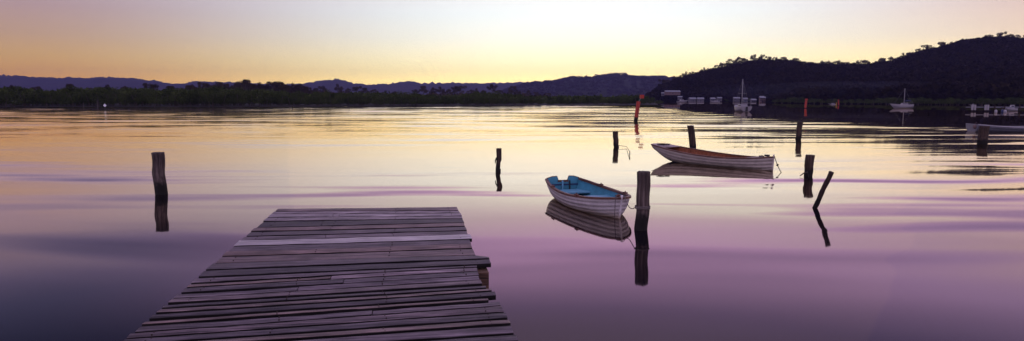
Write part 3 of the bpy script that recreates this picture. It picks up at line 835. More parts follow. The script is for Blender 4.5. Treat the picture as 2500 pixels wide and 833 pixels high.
# --- blue dinghy
Sc = at(1374, 437, .42); Bc = at(1512, 485, .40)
rz, Ld = orient(Sc, Bc)
dinghy = empty('dinghy', (Sc.x, Sc.y, 0), rz)
tag(dinghy, 'small white clinker dinghy with a turquoise interior moored to the thick post', 'rowing boat')
bt = Boat(Ld, [(0, .43), (.15, .54), (.4, .63), (.62, .62), (.8, .50), (.9, .36), (.96, .21), (1, .0)],
          [(0, .43), (.3, .36), (.6, .34), (.85, .38), (1, .43)], [(0, .02), (.15, -.08), (.5, -.12), (.85, -.10), (.95, -.05), (1, -.02)],
          [(0, .62), (.5, .55), (.8, .75), (1, 1.0)], 7, .10, .0, .0075)
us = us_range(44, 0, .9) + [.92, .94, .955, .97, .98, .99, 1.0]
v, f = bt.outer(us); mesh_obj('hull', v, f, M['hullwhite'], dinghy, True)
v, f = bt.inner(us_range(36, .012, .97)); mesh_obj('lining', v, f, M['blue'], dinghy, True)
for side in (1, -1):
    v, f = bt.rail(0, 1, side, .06, .038, 60); mesh_obj('gunwale', v, f, M['rail'], dinghy)
    v, f = bt.rail(.03, .94, side, .022, .03, 60, 1, -.012); v = [Vector((p.x, p.y - side * .035, p.z)) for p in map(Vector, v)]
    mesh_obj('inner_rail', v, f, M['rail'], dinghy)
ol = []
for k in range(0, 11): p = bt.pt(0, k / 10, 1); ol.append((p.y, p.z))
zt = .435
right = [(.43, zt), (.28, zt + .045), (.155, zt + .05), (.12, zt - .045)]
outline = [(y, z) for y, z in ol] + right + [(-y, z) for y, z in reversed(right)] + [(-y, z) for y, z in reversed(ol[1:])]
v, f = plate(outline, lambda z: -.012, lambda z: .018); tr_ = mesh_obj('transom', v, f, M['blue'], dinghy)
mb = MB(); mb.box(-.02, .03, -.14, .14, zt - .085, zt - .04); mb.build('sculling_notch', M['rail'], tr_)
for s_ in (-1, 1):
    mb = MB(); mb.tube([(.004, s_ * .43, zt + .006), (.004, s_ * .28, zt + .05), (.004, s_ * .158, zt + .056), (.004, s_ * .122, zt - .04)], .014, 6); mb.build('transom_cap', M['rail'], tr_)
mb = MB(); mb.box(.024, .05, .155, .185, .0, zt - .05); mb.build('transom_strut', M['dark'], tr_)
mb = MB(); mb.box(.024, .05, -.04, .0, .05, zt - .05); mb.build('transom_strut', M['bluelight'], tr_)
mb = MB(); mb.box(.022, .04, -.40, .40, .27, .30); mb.build('transom_strut', M['navy'], tr_)
def thwart(bt, u0, u1, z, th, mat, par, name='thwart'):
    def hb(u):
        lo, hi = 0, 1
        for _ in range(20):
            m_ = (lo + hi) / 2
            if bt.pt(u, m_).z < z: lo = m_
            else: hi = m_
        return bt.pt(u, lo, 1, .024).y
    v = []; n = 8
    for i in range(n + 1):
        u = u0 + (u1 - u0) * i / n; y = hb(u)
        for yy in (-y, y):
            v += [(u * bt.L, yy, z), (u * bt.L, yy, z - th)]
    f = []
    for i in range(n):
        a = i * 4; f += [(a, a + 4, a + 6, a + 2), (a + 1, a + 3, a + 7, a + 5), (a, a + 1, a + 5, a + 4), (a + 2, a + 6, a + 7, a + 3)]
    f += [(0, 2, 3, 1), (n * 4, n * 4 + 1, n * 4 + 3, n * 4 + 2)]
    return mesh_obj(name, v, f, mat, par)
thwart(bt, .42, .56, .19, .03, M['bluelight'], dinghy)
thwart(bt, .03, .20, .17, .03, M['bluelight'], dinghy, 'stern_seat')
mb = MB(); mb.box(bt.L * .49 - .012, bt.L * .49 + .012, -.40, .40, -.03, .158); mb.build('thwart_support', M['blue'], dinghy)
mb = MB(); 
v = [bt.pt(u, 1, s_) + Vector((0, -s_ * .01, .004)) for s_ in (1, -1) for u in (.93, .95, .97, .985)] 
v += [bt.pt(1, 1) + Vector((-.0, 0, .004)), bt.pt(.955, 1) * 1.0]; v[-1] = Vector((bt.L * .955, 0, v[0].z)); 
f = [(0, 1, 9), (1, 2, 9), (2, 3, 9), (3, 8, 9), (5, 4, 9), (6, 5, 9), (7, 6, 9), (8, 7, 9)]
mesh_obj('breasthook', v, f, M['rail'], dinghy)
mb = MB()
for s_ in (1, -1):
    mb.tube([bt.pt(.84, v_, s_, .03) for v_ in (.97, .8, .6, .4, .2)], [.022, .02, .018, .016, .012], 6)
mb.build('bow_frame', M['rail'], dinghy)
st_pts = [bt.pt(1, v_ / 8) + Vector((.012, 0, 0)) for v_ in range(9)] + [bt.pt(1, 1) + Vector((.018, 0, .05))]
mb = MB(); mb.tube(st_pts, [.020] * 9 + [.026], 8); mb.build('stem', M['hullwhite'], dinghy, True)
mb = MB(); p = bt.pt(.965, 1); mb.tube([(p.x - .03, 0, p.z - .02), (p.x, 0, p.z + .06)], .028, 8); mb.box(p.x - .05, p.x + .02, -.055, .055, p.z + .02, p.z + .045); mb.build('bow_cleat', M['rail'], dinghy)
for (u, s_) in ((.72, 1), (.72, -1), (.30, 1), (.30, -1)):
    p = bt.pt(u, 1, s_); mb = MB(); mb.box(p.x - .06, p.x + .06, p.y - .035, p.y + .03, p.z - .03, p.z + .035)
    mb.tube([(p.x, p.y, p.z + .03), (p.x, p.y - .004, p.z + .06)], .014, 6); mb.build('rowlock_block', M['rail'], dinghy)

# --- brown rowboat
Sc = at(1610, 351, .60); Bc = at(1886, 381, .50)
Sc = at(1610, 353, .60)
rz, Lb_ = orient(Sc, Bc)
row = empty('rowboat', (Sc.x, Sc.y, 0), rz)
tag(row, 'long weathered off white rowboat with a bare reddish brown timber interior', 'rowing boat')
bb = Boat(Lb_, [(0, .34), (.12, .50), (.3, .64), (.5, .68), (.7, .60), (.85, .40), (.95, .16), (1, .0)],
          [(0, .62), (.2, .50), (.45, .40), (.7, .37), (.9, .42), (1, .48)], [(0, .36), (.08, .14), (.16, .0), (.3, -.10), (.6, -.12), (.93, -.12), (1, -.08)],
          [(0, .6), (.5, .6), (.8, .8), (1, 1)], 6, .04, .10, .007)
us = us_range(50, 0, .9) + [.92, .94, .96, .98, .99, 1.0]
v, f = bb.outer(us)
mi = []
nv = 1 + 0
for fc in f:
    cz = sum(v[i].z for i in fc) / 4; cx = sum(v[i].x for i in fc) / 4
    lim = .30 - (cx / Lb_) * 1.1
    mi.append(1 if cz < min(.09, lim) + .0 and cx < Lb_ * .45 else 0)
mesh_obj('hull', v, f, [M['hullold'], M['navy']], row, True, mi)
v, f = bb.inner(us_range(40, .012, .97)); mesh_obj('lining', v, f, M['brownwood'], row, True)
mb = MB()
for k in range(22):
    u = .14 + .036 * k
    for s_ in (1, -1):
        mb.tube([bb.pt(u, v_, s_, .032) for v_ in (.99, .8, .6, .42, .3)], .012, 5)
mb.build('ribs', M['brownwood'], row)
for side in (1, -1):
    v, f = bb.rail(0, 1, side, .06, .04, 60); mesh_obj('gunwale', v, f, M['rail'] if side > 0 else M['rail'], row)
ol = [(bb.pt(0, k / 10).y, bb.pt(0, k / 10).z) for k in range(11)]
outline = ol + [(.2, .645), (-.2, .645)] + [(-y, z) for y, z in reversed(ol[1:])]
v, f = plate(outline, lambda z: -.03 - .10 * (z - .36) / .26, lambda z: .0 - .10 * (z - .36) / .26); mesh_obj('transom', v, f, M['hullold'], row)
v = []; n = 8
for i in range(n + 1):
    u = .13 * i / n; p = bb.pt(u, 1); 
    for s_ in (-1, 1): v.append((p.x, (p.y - .02) * s_, p.z + .012))
    for s_ in (-1, 1): v.append((p.x, (p.y - .02) * s_, p.z - .012))
f = []
for i in range(n):
    a = i * 4; f += [(a, a + 4, a + 5, a + 1), (a + 2, a + 3, a + 7, a + 6)]
f += [(n * 4, n * 4 + 2, n * 4 + 3, n * 4 + 1)]
mesh_obj('stern_deck', v, f, M['palerail'], row)
thwart(bb, .28, .33, .26, .03, M['brownwood'], row); thwart(bb, .50, .555, .22, .03, M['brownwood'], row); thwart(bb, .74, .79, .22, .03, M['brownwood'], row)
mb = MB(); mb.tube([bb.pt(.255, v_, 1, .03) for v_ in (.98, .8, .6, .4)] , .03, 6); mb.tube([bb.pt(.255, v_, -1, .03) for v_ in (.98, .8, .6, .4)], .03, 6)
mb.build('frame', M['brownwood'], row)
mb = MB(); mb.tube([bb.pt(1, v_ / 8) + Vector((.012, 0, 0)) for v_ in range(9)] + [bb.pt(1, 1) + Vector((.0, 0, .07))], [.024] * 9 + [.03], 8); mb.build('stem', M['hullold'], row, True)
v = [bb.pt(u, 1, s_) + Vector((0, 0, .012)) for u in (.84, .89, .93, .96, .985) for s_ in (1, -1)] + [bb.pt(1, 1) + Vector((0, 0, .012))]
mesh_obj('bow_deck', v, [(0, 2, 3, 1), (2, 4, 5, 3), (4, 6, 7, 5), (6, 8, 9, 7), (8, 10, 9)], M['palerail'], row)
mb = MB(); p = bb.pt(.97, 1); mb.box(p.x - .16, p.x - .02, -.05, .05, p.z + .012, p.z + .07)
p = bb.pt(.90, 1); mb.tube([(p.x, -.05, p.z + .04), (p.x + .06, .05, p.z + .05), (p.x + .14, 0, p.z + .04)], .025, 6); mb.build('bow_cleat', M['dark'], row)
# rope heap lying on the stern deck
mb = MB(); pr = []
for k in range(60):
    a = k * .62; r_ = .10 + .05 * math.sin(k * 1.7); pr.append((r_ * math.cos(a) * 1.9, r_ * math.sin(a), .02 + .035 * abs(math.sin(k * .9)) + k * .0004))
mb.tube(pr, .014, 6)
p = Matrix.Rotation(rz, 4, 'Z') @ Vector((.38, -.16, .0)) + row.location
o = mb.build('rope_coil', M['darkrope'], None, loc=(p.x, p.y, .585)); tag(o, 'small tangled heap of rope on the stern of the brown rowboat', 'rope')

def worldpt(ob, p): return Matrix.Translation(ob.location) @ Matrix.Rotation(ob.rotation_euler.z, 4, 'Z') @ Vector(p)
def sag(a, b, s, n=18): 
    a = Vector(a); b = Vector(b); return [a.lerp(b, i / n) - Vector((0, 0, s * 4 * (i / n) * (1 - i / n))) for i in range(n + 1)]
def rope(pts_, r_, label, mat='rope', extra=None, name='mooring_rope'):
    o0 = Vector(pts_[0]); mb = MB(); mb.tube([Vector(p) - o0 for p in pts_], r_, 6)
    if extra: 
        for e, rr in extra: mb.tube([Vector(p) - o0 for p in e], rr, 6)
    o = mb.build(name, M[mat], None, True, loc=o0); tag(o, label, 'rope'); return o
# dinghy to post
bowp = worldpt(dinghy, bt.pt(.985, 1) + Vector((.01, 0, .03)))
pb, pt_, pr_ = P3[1], P3[2], P3[3]
zr = atY(1568, 504, pb.y).z
kx = (pt_.x - pb.x) * zr / pt_.z
ring = [(pb.x + kx + (pr_ + .012) * math.cos(w), pb.y + (pr_ + .012) * math.sin(w), zr + .006 * math.sin(3 * w)) for w in [2 * math.pi * i / 24 for i in range(25)]]
ring2 = [(x, y, z - .03) for x, y, z in ring]
tie = Vector((pb.x + kx - pr_ - .01, pb.y, zr - .01))
rope(sag(bowp, tie, .12), .008, 'thin rope from the dinghy bow looped round the thick post', 'rope', [(ring, .013), (ring2, .011)])
# painter over the dinghy's bow down into the water
nb = worldpt(dinghy, bt.pt(.985, 1, -1) + Vector((0, 0, .02))); foot = worldpt(dinghy, Vector((bt.L * 1.0 - .02, -.09, -.1)))
rope([bowp, bowp + Vector((-.03, -.05, .02)), nb + Vector((-.03, -.07, -.03)), (nb + foot) / 2 + Vector((-.02, -.05, 0)), foot + Vector((0, -.03, 0))], .007, 'painter hanging over the dinghy bow straight down into the water', 'rope')
# rowboat painter
bow2 = worldpt(row, bb.pt(1, 1) + Vector((.03, 0, .02))); e2 = at(1911, 422, 0)
pp = sag(bow2, e2 + Vector((0, 0, -.05)), .07)
k2 = pp[7]
rope(pp, .012, 'dark rope running from the brown rowboat bow into the water', 'darkrope', [([k2 + Vector((-.03, 0, -.02)), k2, k2 + Vector((.03, 0, .03))], [.02, .04, .02])])
# snag on crooked post
pb = P7[1]; a = atY(1972, 421, pb.y - .1); b_ = atY(1953, 430, pb.y - .15); c_ = atY(1962, 423, pb.y - .12)
e3 = at(1971, 442, 0); e3.z = -.05
rope([a, c_, b_], [.03, .018, .012], 'bent twig caught on the crooked post, with a line down to the water', 'darkrope', [([a, a + Vector((.02, -.02, -.15)), Vector((a.x + .02, a.y - .02, -.1))], .008)], 'snagged_branch')['category'] = 'branch'
# splinter on slim post
pb = P2[1]; a = atY(1213, 385, pb.y - .05); b_ = atY(1209, 400, pb.y - .06)
mb = MB(); mb.tube([a - a, (b_ - a) * .5 + Vector((-.02, 0, 0)), b_ - a], [.03, .022, .01], 6); mb.build('splinter', M['postdark'], P2[0]).location = a - P2[0].location
# wire and small stake by the short post
pb = P4[1]; s0 = at(1537, 380, 0); s1 = atY(1537, 369, s0.y)
mb = MB(); mb.tube([(0, 0, -.3), (.01, 0, s1.z)], .018, 6); o = mb.build('wire_stake', M['postdark'], None, loc=s0); tag(o, 'tiny thin stake holding the end of a wire, right of the short post', 'stake')
rope([atY(1507, 367, pb.y - .05) if False else Vector((pb.x + .1, pb.y, .10)), Vector((pb.x + .45, pb.y - .3, .06)), Vector((s0.x, s0.y, s1.z - .02))], .012, 'slack wire from the short post to a tiny stake', 'darkrope', name='wire')

# --- pale boat at the right edge
Sc = at(2392, 323, 0); 
pale = empty('moored_boat', (Sc.x + .1, Sc.y + 1.0, 0), R(-7))
tag(pale, 'pale grey open boat cut off by the right edge of the picture', 'boat')
bp = Boat(5.6, [(0, .80), (.2, .92), (.5, 1.0), (.75, .85), (.9, .5), (1, 0)], [(0, .56), (.3, .42), (.6, .36), (.85, .44), (1, .6)], [(0, -.05), (.5, -.15), (.9, -.05), (1, .1)],
          [(0, .5), (.5, .5), (.8, .8), (1, 1)], 4, .35, .0, .012)
us = us_range(30, 0, 1.0)
v, f = bp.outer(us); mesh_obj('hull', v, f, M['offwhite'], pale, True)
v, f = bp.inner(us_range(30, .012, .97)); mesh_obj('lining', v, f, M['offwhite'], pale, True)
for side in (1, -1):
    v, f = bp.rail(0, 1, side, .09, .06, 40); mesh_obj('gunwale', v, f, M['white'], pale)
ol = [(bp.pt(0, k / 10).y, bp.pt(0, k / 10).z) for k in range(11)]
v, f = plate(ol + [(-y, z) for y, z in reversed(ol[1:])], lambda z: -.03, lambda z: .0); mesh_obj('transom', v, f, M['offwhite'], pale)
thwart(bp, .2, .27, .26, .04, M['white'], pale); thwart(bp, .45, .52, .22, .04, M['white'], pale)
mb = MB(); mb.tube([(-.10, -.55, .22), (-.10, -.55, .30), (-.10, -.55, .46), (-.10, -.55, .52)], [.04, .12, .12, .04], 10); mb.tube([(-.10, -.55, .52), (.0, -.55, .70)], .012, 5); mb.build('fender', M['wallpink'], pale, True)

# --- sailing boats
def yacht(px, wy, rz, Lh, bm, mast_top, label, lean=0.0):
    B = at(px, wy, 0)
    root = empty('sailing_boat', B, rz); tag(root, label, 'sailing boat')
    s = Boat(Lh, [(0, bm * .42), (.3, bm * .5), (.6, bm * .48), (.85, bm * .26), (1, 0)], [(0, 1.0), (.5, .92), (1, 1.2)], [(0, .05), (.3, -.3), (.7, -.3), (1, .1)], [(0, .5), (.7, .6), (1, 1)], 2, .9, .25, .004)
    v, f = s.outer(us_range(24)); v = [p - Vector((Lh * .35, 0, 0)) for p in v]
    mesh_obj('hull', v, f, M['white'], root, True)
    # deck
    v = []; f = []
    for i, u in enumerate(us_range(16)):
        for s_ in (1, -1): p = s.pt(u, 1, s_); v.append((p.x - Lh * .35, p.y, p.z - .03))
    for i in range(16): a = i * 2; f.append((a, a + 1, a + 3, a + 2))
    mesh_obj('deck', v, f, M['offwhite'], root)
    ol = [(s.pt(0, k / 8).y, s.pt(0, k / 8).z) for k in range(9)]
    v, f = plate(ol + [(-y, z) for y, z in reversed(ol[1:])], lambda z: -Lh * .35 - .05 - .25 * (z / 1.0), lambda z: -Lh * .35 - .25 * (z / 1.0)); mesh_obj('transom', v, f, M['white'], root)
    mb = MB(); mb.add([(x, y * bm * w, z) for (x, z, w) in ((-Lh * .12, .92, .30), (-Lh * .12, 1.38, .24), (Lh * .22, 1.32, .22), (Lh * .30, .96, .24)) for y in (-1, 1)],
           [(0, 1, 3, 2), (2, 3, 5, 4), (4, 5, 7, 6), (0, 2, 4, 6), (1, 7, 5, 3)]); cb = mb.build('cabin', M['white'], root)
    for s_ in (-1, 1):
        mb = MB(); mb.box(-.9, .7, s_ * bm * .275 - .02, s_ * bm * .275 + .02, 1.10, 1.24); mb.build('window', M['window'], cb)
    mt = Vector((lean, 0, mast_top)); mm = MB(); x0 = Lh * .10
    mm.tube([(x0, 0, .9), (x0 + lean * .5, 0, mast_top * .5), (x0 + lean, 0, mast_top)], [.11, .10, .075], 8); ms = mm.build('mast', M['metal'], root, True)
    mb = MB(); sh = mast_top * .56; mb.tube([(x0 + lean * .56, -.75, sh), (x0 + lean * .56, .75, sh)], .03, 6); mb.build('spreader', M['metal'], ms)
    mb = MB(); mb.tube([(x0, 0, 1.75), (-Lh * .28, 0, 1.85)], .06, 8); mb.tube([(x0 - .2, 0, 1.88), (-Lh * .25, 0, 1.95)], .12, 8); mb.build('boom', M['navy'], root)
    mb = MB()
    for s_ in (-1, 1): mb.tube([(x0, s_ * bm * .46, .95), (x0 + lean * .56, s_ * .75, sh), (x0 + lean, 0, mast_top - .1)], .012, 4)
    mb.tube([(Lh * .63, 0, 1.2), (x0 + lean, 0, mast_top - .1)], .012, 4); mb.tube([(-Lh * .34, 0, 1.0), (x0 + lean, 0, mast_top)], .012, 4); mb.build('rigging', M['metal'], root)
    mb = MB()
    for s_ in (-1, 1):
        mb.tube([(-Lh * .34, s_ * bm * .38, .98), (-Lh * .34, s_ * bm * .38, 1.6), (-Lh * .2, s_ * bm * .44, 1.6), (-Lh * .2, s_ * bm * .44, .98)], .022, 5)
    mb.tube([(-Lh * .34, -bm * .38, 1.6), (-Lh * .34, bm * .38, 1.6)], .022, 5); mb.build('pushpit_rail', M['metal'], root)
    mb = MB(); mb.box(-Lh * .43, -Lh * .38, -.16, .16, .1, .95); mb.build('rudder', M['dark'], root)
    return root
def topz(px, py, wy, px2=None):
    B = at(px, wy, 0); return atY(px, py, B.y).z
yacht(1813, 273, R(86), 6.5, 2.3, topz(1813, 193, 273), 'white sailing boat seen from astern with its bare mast in front of the right hill', 0.0)
yacht(2211, 265, R(155), 4.0, 1.7, topz(2211, 216, 265), 'smaller white sailing boat lying side on, far right under the dark hill', 0.0)

def motorboat(px, py, Y, rz, Lh, label, hw=1.0):
    d = ray(px, HY); root = empty('motor_boat', (d.x / d.y * Y, Y, 0), rz); tag(root, label, 'motor boat', 'white boats off the far houses')
    s = Boat(Lh, [(0, Lh * .17), (.5, Lh * .19), (.85, Lh * .1), (1, 0)], [(0, .9 * hw), (.5, .95 * hw), (1, 1.4 * hw)], [(0, -.1), (.7, -.1), (1, .3)], [(0, .5), (1, .9)], 2, .8, 0, .004)
    v, f = s.outer(us_range(14)); v = [p - Vector((Lh / 2, 0, 0)) for p in v]; mesh_obj('hull', v, f, M['white'], root, True)
    v = [s.pt(u, 1, s_) - Vector((Lh / 2, 0, .04)) for u in us_range(8) for s_ in (1, -1)]; mesh_obj('deck', v, [(i * 2, i * 2 + 1, i * 2 + 3, i * 2 + 2) for i in range(8)], M['white'], root)
    mb = MB(); mb.add([(x * Lh, y * Lh * w, z * hw) for (x, z, w) in ((-.2, .9, .13), (-.18, 2.0, .11), (.10, 1.95, .10), (.22, .95, .12)) for y in (-1, 1)], [(0, 1, 3, 2), (2, 3, 5, 4), (4, 5, 7, 6), (0, 2, 4, 6), (1, 7, 5, 3)]); c_ = mb.build('cabin', M['white'], root)
    mb = MB(); mb.box(-.14 * Lh, .10 * Lh, -.124 * Lh, .124 * Lh, 1.35 * hw, 1.75 * hw); mb.build('window', M['window'], c_)
motorboat(1665, 249, 430, R(10), 6.5, 'white motor boat just off the point, left of the two pale houses')
motorboat(1748, 250, 400, R(160), 4.5, 'small white boat moored between the pale houses and the sailing boat', .8)
motorboat(2034, 255, 260, R(175), 2.6, 'tiny low white boat beside the yellow buoy', .35)
motorboat(2377, 258, 210, R(170), 1.1, 'small white dinghy at the left end of the distant jetty', .4)

# ------------------------------------------------------------------ houses
def house(px, Y, zb, w, d, h, rh, rz, wm, rm, label, wins=3, lit=False, rows=1):
    w *= .37; d *= .45; h *= .58; rh *= .6; dd = ray(px, HY); root = empty('house', (dd.x / dd.y * Y, Y, zb), rz); tag(root, label, 'house', 'houses below the right hill')
    mb = MB(); mb.box(-w / 2, w / 2, -d / 2, d / 2, -.8, h)
    mb.add([(-w / 2, -d / 2, h), (-w / 2, d / 2, h), (-w / 2, 0, h + rh), (w / 2, -d / 2, h), (w / 2, d / 2, h), (w / 2, 0, h + rh)], [(0, 2, 1), (3, 4, 5)])
    wl = mb.build('wall', wm, root)
    e = .22
    mb = MB(); mb.add([(-w / 2 - e, -d / 2 - e, h - e * rh / (d / 2) + .05), (w / 2 + e, -d / 2 - e, h - e * rh / (d / 2) + .05), (w / 2 + e, 0, h + rh + .05), (-w / 2 - e, 0, h + rh + .05), (-w / 2 - e, d / 2 + e, h - e * rh / (d / 2) + .05), (w / 2 + e, d / 2 + e, h - e * rh / (d / 2) + .05)]
           + [(-w / 2 - e, -d / 2 - e, h - e * rh / (d / 2) + .2), (w / 2 + e, -d / 2 - e, h - e * rh / (d / 2) + .2), (w / 2 + e, 0, h + rh + .2), (-w / 2 - e, 0, h + rh + .2), (-w / 2 - e, d / 2 + e, h - e * rh / (d / 2) + .2), (w / 2 + e, d / 2 + e, h - e * rh / (d / 2) + .2)],
           [(0, 3, 2, 1), (3, 4, 5, 2), (6, 7, 8, 9), (9, 8, 11, 10), (0, 1, 7, 6), (4, 10, 11, 5), (0, 6, 9, 3), (3, 9, 10, 4), (1, 2, 8, 7), (2, 5, 11, 8)])
    mb.build('roof', rm, root)
    for r_ in range(rows):
        for k in range(wins):
            x = -w / 2 + w * (k + .5) / wins; z0 = .5 + r_ * 1.3
            isdoor = (r_ == 0 and k == wins // 2)
            mb = MB(); mb.box(x - .3, x + .3, -d / 2 - .06, -d / 2 - .003, .05 if isdoor else z0, z0 + .7)
            mb.build('door' if isdoor else 'window', LIT if (lit and k == 0) else M['window'], root)
    return root
m_, nt_, b_ = new_mat('lit_window'); b_.inputs['Emission Color'].default_value = (1, .55, .15, 1); b_.inputs['Emission Strength'].default_value = 1.6; LIT = m_
house(1641, 560, 6.2, 34, 8, 3.2, 1.6, R(4), M['wallpink'], M['roofwhite'], 'long house with a pale roof standing highest on the slope near the point', 5)
house(1618, 575, 5.5, 6, 5, 2.4, 1.0, 0, M['wallpale'], M['roofgrey'], 'small shed left of the long house on the slope')
house(1660, 545, 2.2, 9, 6, 2.4, 1.2, R(-8), M['wallpale'], M['roofwhite'], 'little pale house just above the motor boat')
house(1690, 520, .4, 14, 8, 3, 1.6, R(10), M['wallpale'], M['roofwhite'], 'pale waterside house, left one of the neighbouring pair')
house(1710, 518, .4, 13, 8, 3, 1.6, R(-6), M['wallpale'], M['roofwhite'], 'pale waterside house, right one of the neighbouring pair')
house(1740, 515, .8, 9, 6, 2.6, 1.2, R(0), M['wallpale'], M['roofgrey'], 'grey roofed house behind low trees, left of the one nearest the sailing boat')
house(1756, 512, 1.2, 9, 6, 2.6, 1.2, R(5), M['wallpale'], M['roofwhite'], 'light roofed house half hidden by low trees between the pair and the sailing boat')
house(1798, 500, 1.0, 12, 6, 2.8, 1.2, R(0), M['wallpale'], M['roofgrey'], 'grey roofed house immediately left of the sailing boat mast')
house(1819, 470, .4, 8, 6, 2.8, 1.4, R(0), M['wallpale'], M['roofwhite'], 'pale house right behind the sailing boat')
house(1839, 462, -.2, 9, 6, 2.8, 1.2, R(6), M['wallpale'], M['roofgrey'], 'low white boathouse between the sailing boat and the pink house')
house(1861, 470, .3, 10, 7, 4.6, 1.8, R(-6), M['wallpink'], M['roofgrey'], 'two storey pink house at the water edge right of the sailing boat', 3, False, 2)
def hillhouse(px, py, w, wm, rm, label, lit=False, frac=None):
    # finds where the slope is met along this line of sight
    best = None
    for i in range(200):
        u = .02 + .97 * i / 200; p = hC.point(px, u); s = atY(px, py, p.y)
        if p.z >= s.z: best = (p, s); break
    if best is None: best = (p, s)
    p, s = best
    return house(px, p.y - 14, s.z - 2, w, 7, 3, 1.4, R(0), wm, rm, label, 3, lit)
hillhouse(2052, 221, 15, M['wallpink'], M['roofred'], 'dim reddish house in the mist half way along the right hill foot')
hillhouse(2110, 205, 4, M['wallpale'], M['roofwhite'], 'single pale hut alone among the trees above the mist')
hillhouse(2301, 205, 7, M['wallpale'], M['roofgrey'], 'house with one lit yellow window high in the dark forest', True)
hillhouse(2292, 233, 12, M['wallpale'], M['roofwhite'], 'blue white house left of the other one below the lit window')
hillhouse(2308, 232, 9, M['wallpale'], M['roofgrey'], 'blue white house right of the other one below the lit window')
hillhouse(2357, 235, 4, M['wallpale'], M['roofwhite'], 'small white hut right of the two houses below the lit window')

# ------------------------------------------------------------------ channel marks and stakes
def beacon(tx, ty, bx, by, wpx, label, tmx=None, tmy=None, dark=.15, numbered=False):
    B = at(bx, by, 0); T = atY(tx, ty, B.y); r = wpx / 2 / F * B.y
    root = empty('channel_marker', B); tag(root, label, 'channel marker')
    dv = T - B; n = dv.length
    mb = MB(); mb.tube([dv * -.3, dv * dark], [r * 1.02, r], 12); mb.build('pile_foot', M['postdark'], root)
    mb = MB(); mb.tube([dv * dark, dv * .5, dv], [r, r, r], 12); mb.build('pile', M['red'], root)
    if numbered:
        ax = dv.normalized(); sd_ = Vector((0, -1, 0)); 
        for k, (a0, a1) in enumerate(((.32, .44), (.48, .62), (.66, .74))):
            mb = MB(); Mx = Matrix.Translation(dv * ((a0 + a1) / 2) + sd_ * (r + .004)) @ ax.to_track_quat('Z', 'Y').to_matrix().to_4x4()
            mb.box(-.35 * r, .35 * r, -.01, .01, -(a1 - a0) / 2 * n, (a1 - a0) / 2 * n, M=Mx); mb.build('painted_number', M['dark'], root)
    if tmx:
        Q = atY(tmx, tmy, B.y) - B
        mb = MB(); mb.tube([dv * .98, Q], .03, 6); mb.build('rod', M['metal'], root)
        mb = MB(); mb.box(Q.x - r * .95, Q.x + r * .95, Q.y - r * .9, Q.y + r * .9, Q.z - r * .9, Q.z + r * .9, M=None); mb.build('topmark', M['red'], root)
    return root
beacon(1559, 248, 1552, 296, 9.5, 'large red channel marker tilted to the right with a red topmark', 1567, 236, .2, True)
beacon(1968, 247, 1966, 265, 5, 'upright red beacon in front of the low mangroves, left of the two distant ones', 1968.5, 243.5, .1)
beacon(2047, 247, 2047, 258, 2.6, 'upright red beacon beside the yellow buoy, the smaller and farther of two', 2047, 245, .1)
B = at(2041.5, 259, 0); mb = MB(); r = .28
mb.tube([(0, 0, -.2), (0, 0, .1), (0, 0, .3), (0, 0, .9), (0, 0, 1.15)], [.05, .11, .12, .09, .04], 12); o = mb.build('buoy', M['orange'], None, True, loc=B); tag(o, 'yellow orange buoy floating beside the smaller red beacon', 'buoy')
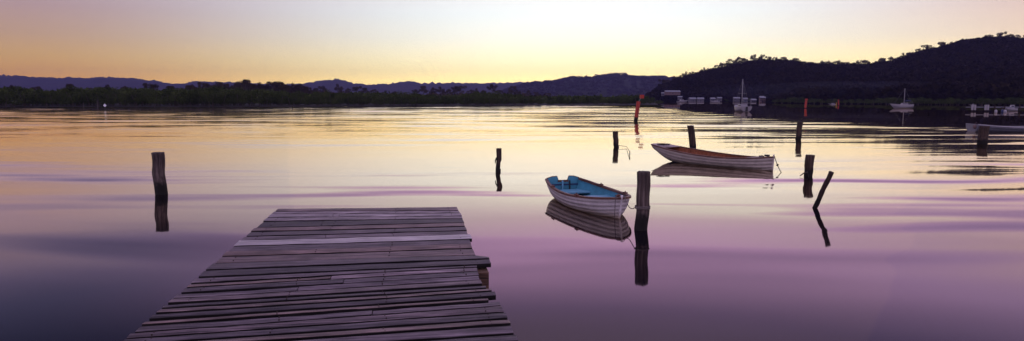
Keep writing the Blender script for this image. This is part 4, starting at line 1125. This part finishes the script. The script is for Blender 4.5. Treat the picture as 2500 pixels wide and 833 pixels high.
# white diamond sign before the left mangroves
B = at(257, 268, 0); r_ = atY(257, 257.5, B.y); root = empty('diamond_sign', B); tag(root, 'white diamond shaped sign on a pole before the left mangroves', 'sign')
mb = MB(); mb.tube([(0, 0, -.5), (0, 0, r_.z)], .04, 6); mb.build('pole', M['dark'], root)
mb = MB(); h = 4.2 / F * B.y; mb.add([(x, y, z) for y in (-.06, -.045 + .02) for x, z in ((0, r_.z - h), (h, r_.z), (0, r_.z + h), (-h, r_.z))], [(0, 1, 2, 3), (7, 6, 5, 4), (0, 4, 5, 1), (1, 5, 6, 2), (2, 6, 7, 3), (3, 7, 4, 0)]); mb.build('panel', simple('sign_white', (.8, .8, .85), .4, .03), root)
for k, (px, y0, y1) in enumerate(((238, 246, 266), (415, 262, 269), (714, 258, 268), (852, 260, 268), (204, 250, 264))):
    B = at(px, y1, 0); T = atY(px, y0, B.y); mb = MB(); mb.tube([(0, 0, -.5), (.03, 0, T.z)], [.06, .05], 8)
    lab = ['pale stake left of the diamond sign before the mangroves', 'short stake in the water right of the diamond sign', 'dark stake in the water below the tall gums', 'dark stake in the water, rightmost along the middle of the mangroves', 'faint pale stake near the left mangroves, farthest left'][k]
    o = mb.build('stake', M['palewood'] if k in (0, 4) else M['postdark'], None, loc=B); tag(o, lab, 'stake', 'stakes off the mangroves')

# distant jetty with white piles at the right
Yj = at(2400, 273, 0).y
root = empty('distant_jetty', (atY(2371, 262, Yj).x, Yj, 0)); tag(root, 'low distant jetty with two pairs of white piles, above the pale boat', 'jetty')
def X(px): return atY(px, 262, Yj).x - root.location.x
def Z(py): return atY(2400, py, Yj).z
for px in (2374, 2380.5, 2406, 2412):
    mb = MB(); mb.tube([(X(px), 0, Z(269)), (X(px), 0, Z(256))], .17, 10); a_ = mb.build('pile', M['white'], root)
    mb = MB(); mb.tube([(X(px), 0, -.5), (X(px), 0, Z(269))], .16, 10); mb.build('pile_foot', M['postdark'], a_)
mb = MB(); mb.box(X(2372), X(2530), -.6 + 1.0, .6 + 1.0, Z(263), Z(261)); mb.build('walkway', M['offwhite'], root)
mb = MB(); mb.box(X(2372), X(2416), -.1, .1, Z(269.5), Z(268.7)); mb.build('lower_beam', M['postdark'], root)
for px, y0 in ((2431, 258), (2448, 262), (2455, 258), (2492, 255), (2520, 257)):
    mb = MB(); mb.tube([(X(px), .2, -.5), (X(px), .2, Z(y0))], .11, 8); mb.build('thin_pile', M['postdark'], root)
for k, (px, py, lab) in enumerate(((2431, 272, 'small white float at the foot of a thin jetty pile, left of the blue one'), (2447, 271, 'small bluish float under the distant jetty between two white ones'), (2454, 272, 'small white float right of the bluish one under the distant jetty'))):
    B = at(px, py + 4, 0); mb = MB(); mb.tube([(0, 0, -.1), (0, 0, .05), (0, 0, .45), (0, 0, .55)], [.1, .2, .2, .06], 10); o = mb.build('float', M['navy'] if k == 1 else M['white'], None, True, loc=B); tag(o, lab, 'float', 'floats by the distant jetty')
motorboat(2472, 262, Yj + 6, R(172), 1.9, 'small white boat lying behind the walkway of the distant jetty', .6)

# ------------------------------------------------------------------ render settings
sc.view_settings.view_transform = 'Standard'; sc.view_settings.look = 'None'; sc.view_settings.gamma = 1; sc.view_settings.exposure = 0.14
sc.cycles.max_bounces = 6; sc.cycles.volume_bounces = 0; sc.cycles.use_denoising = True
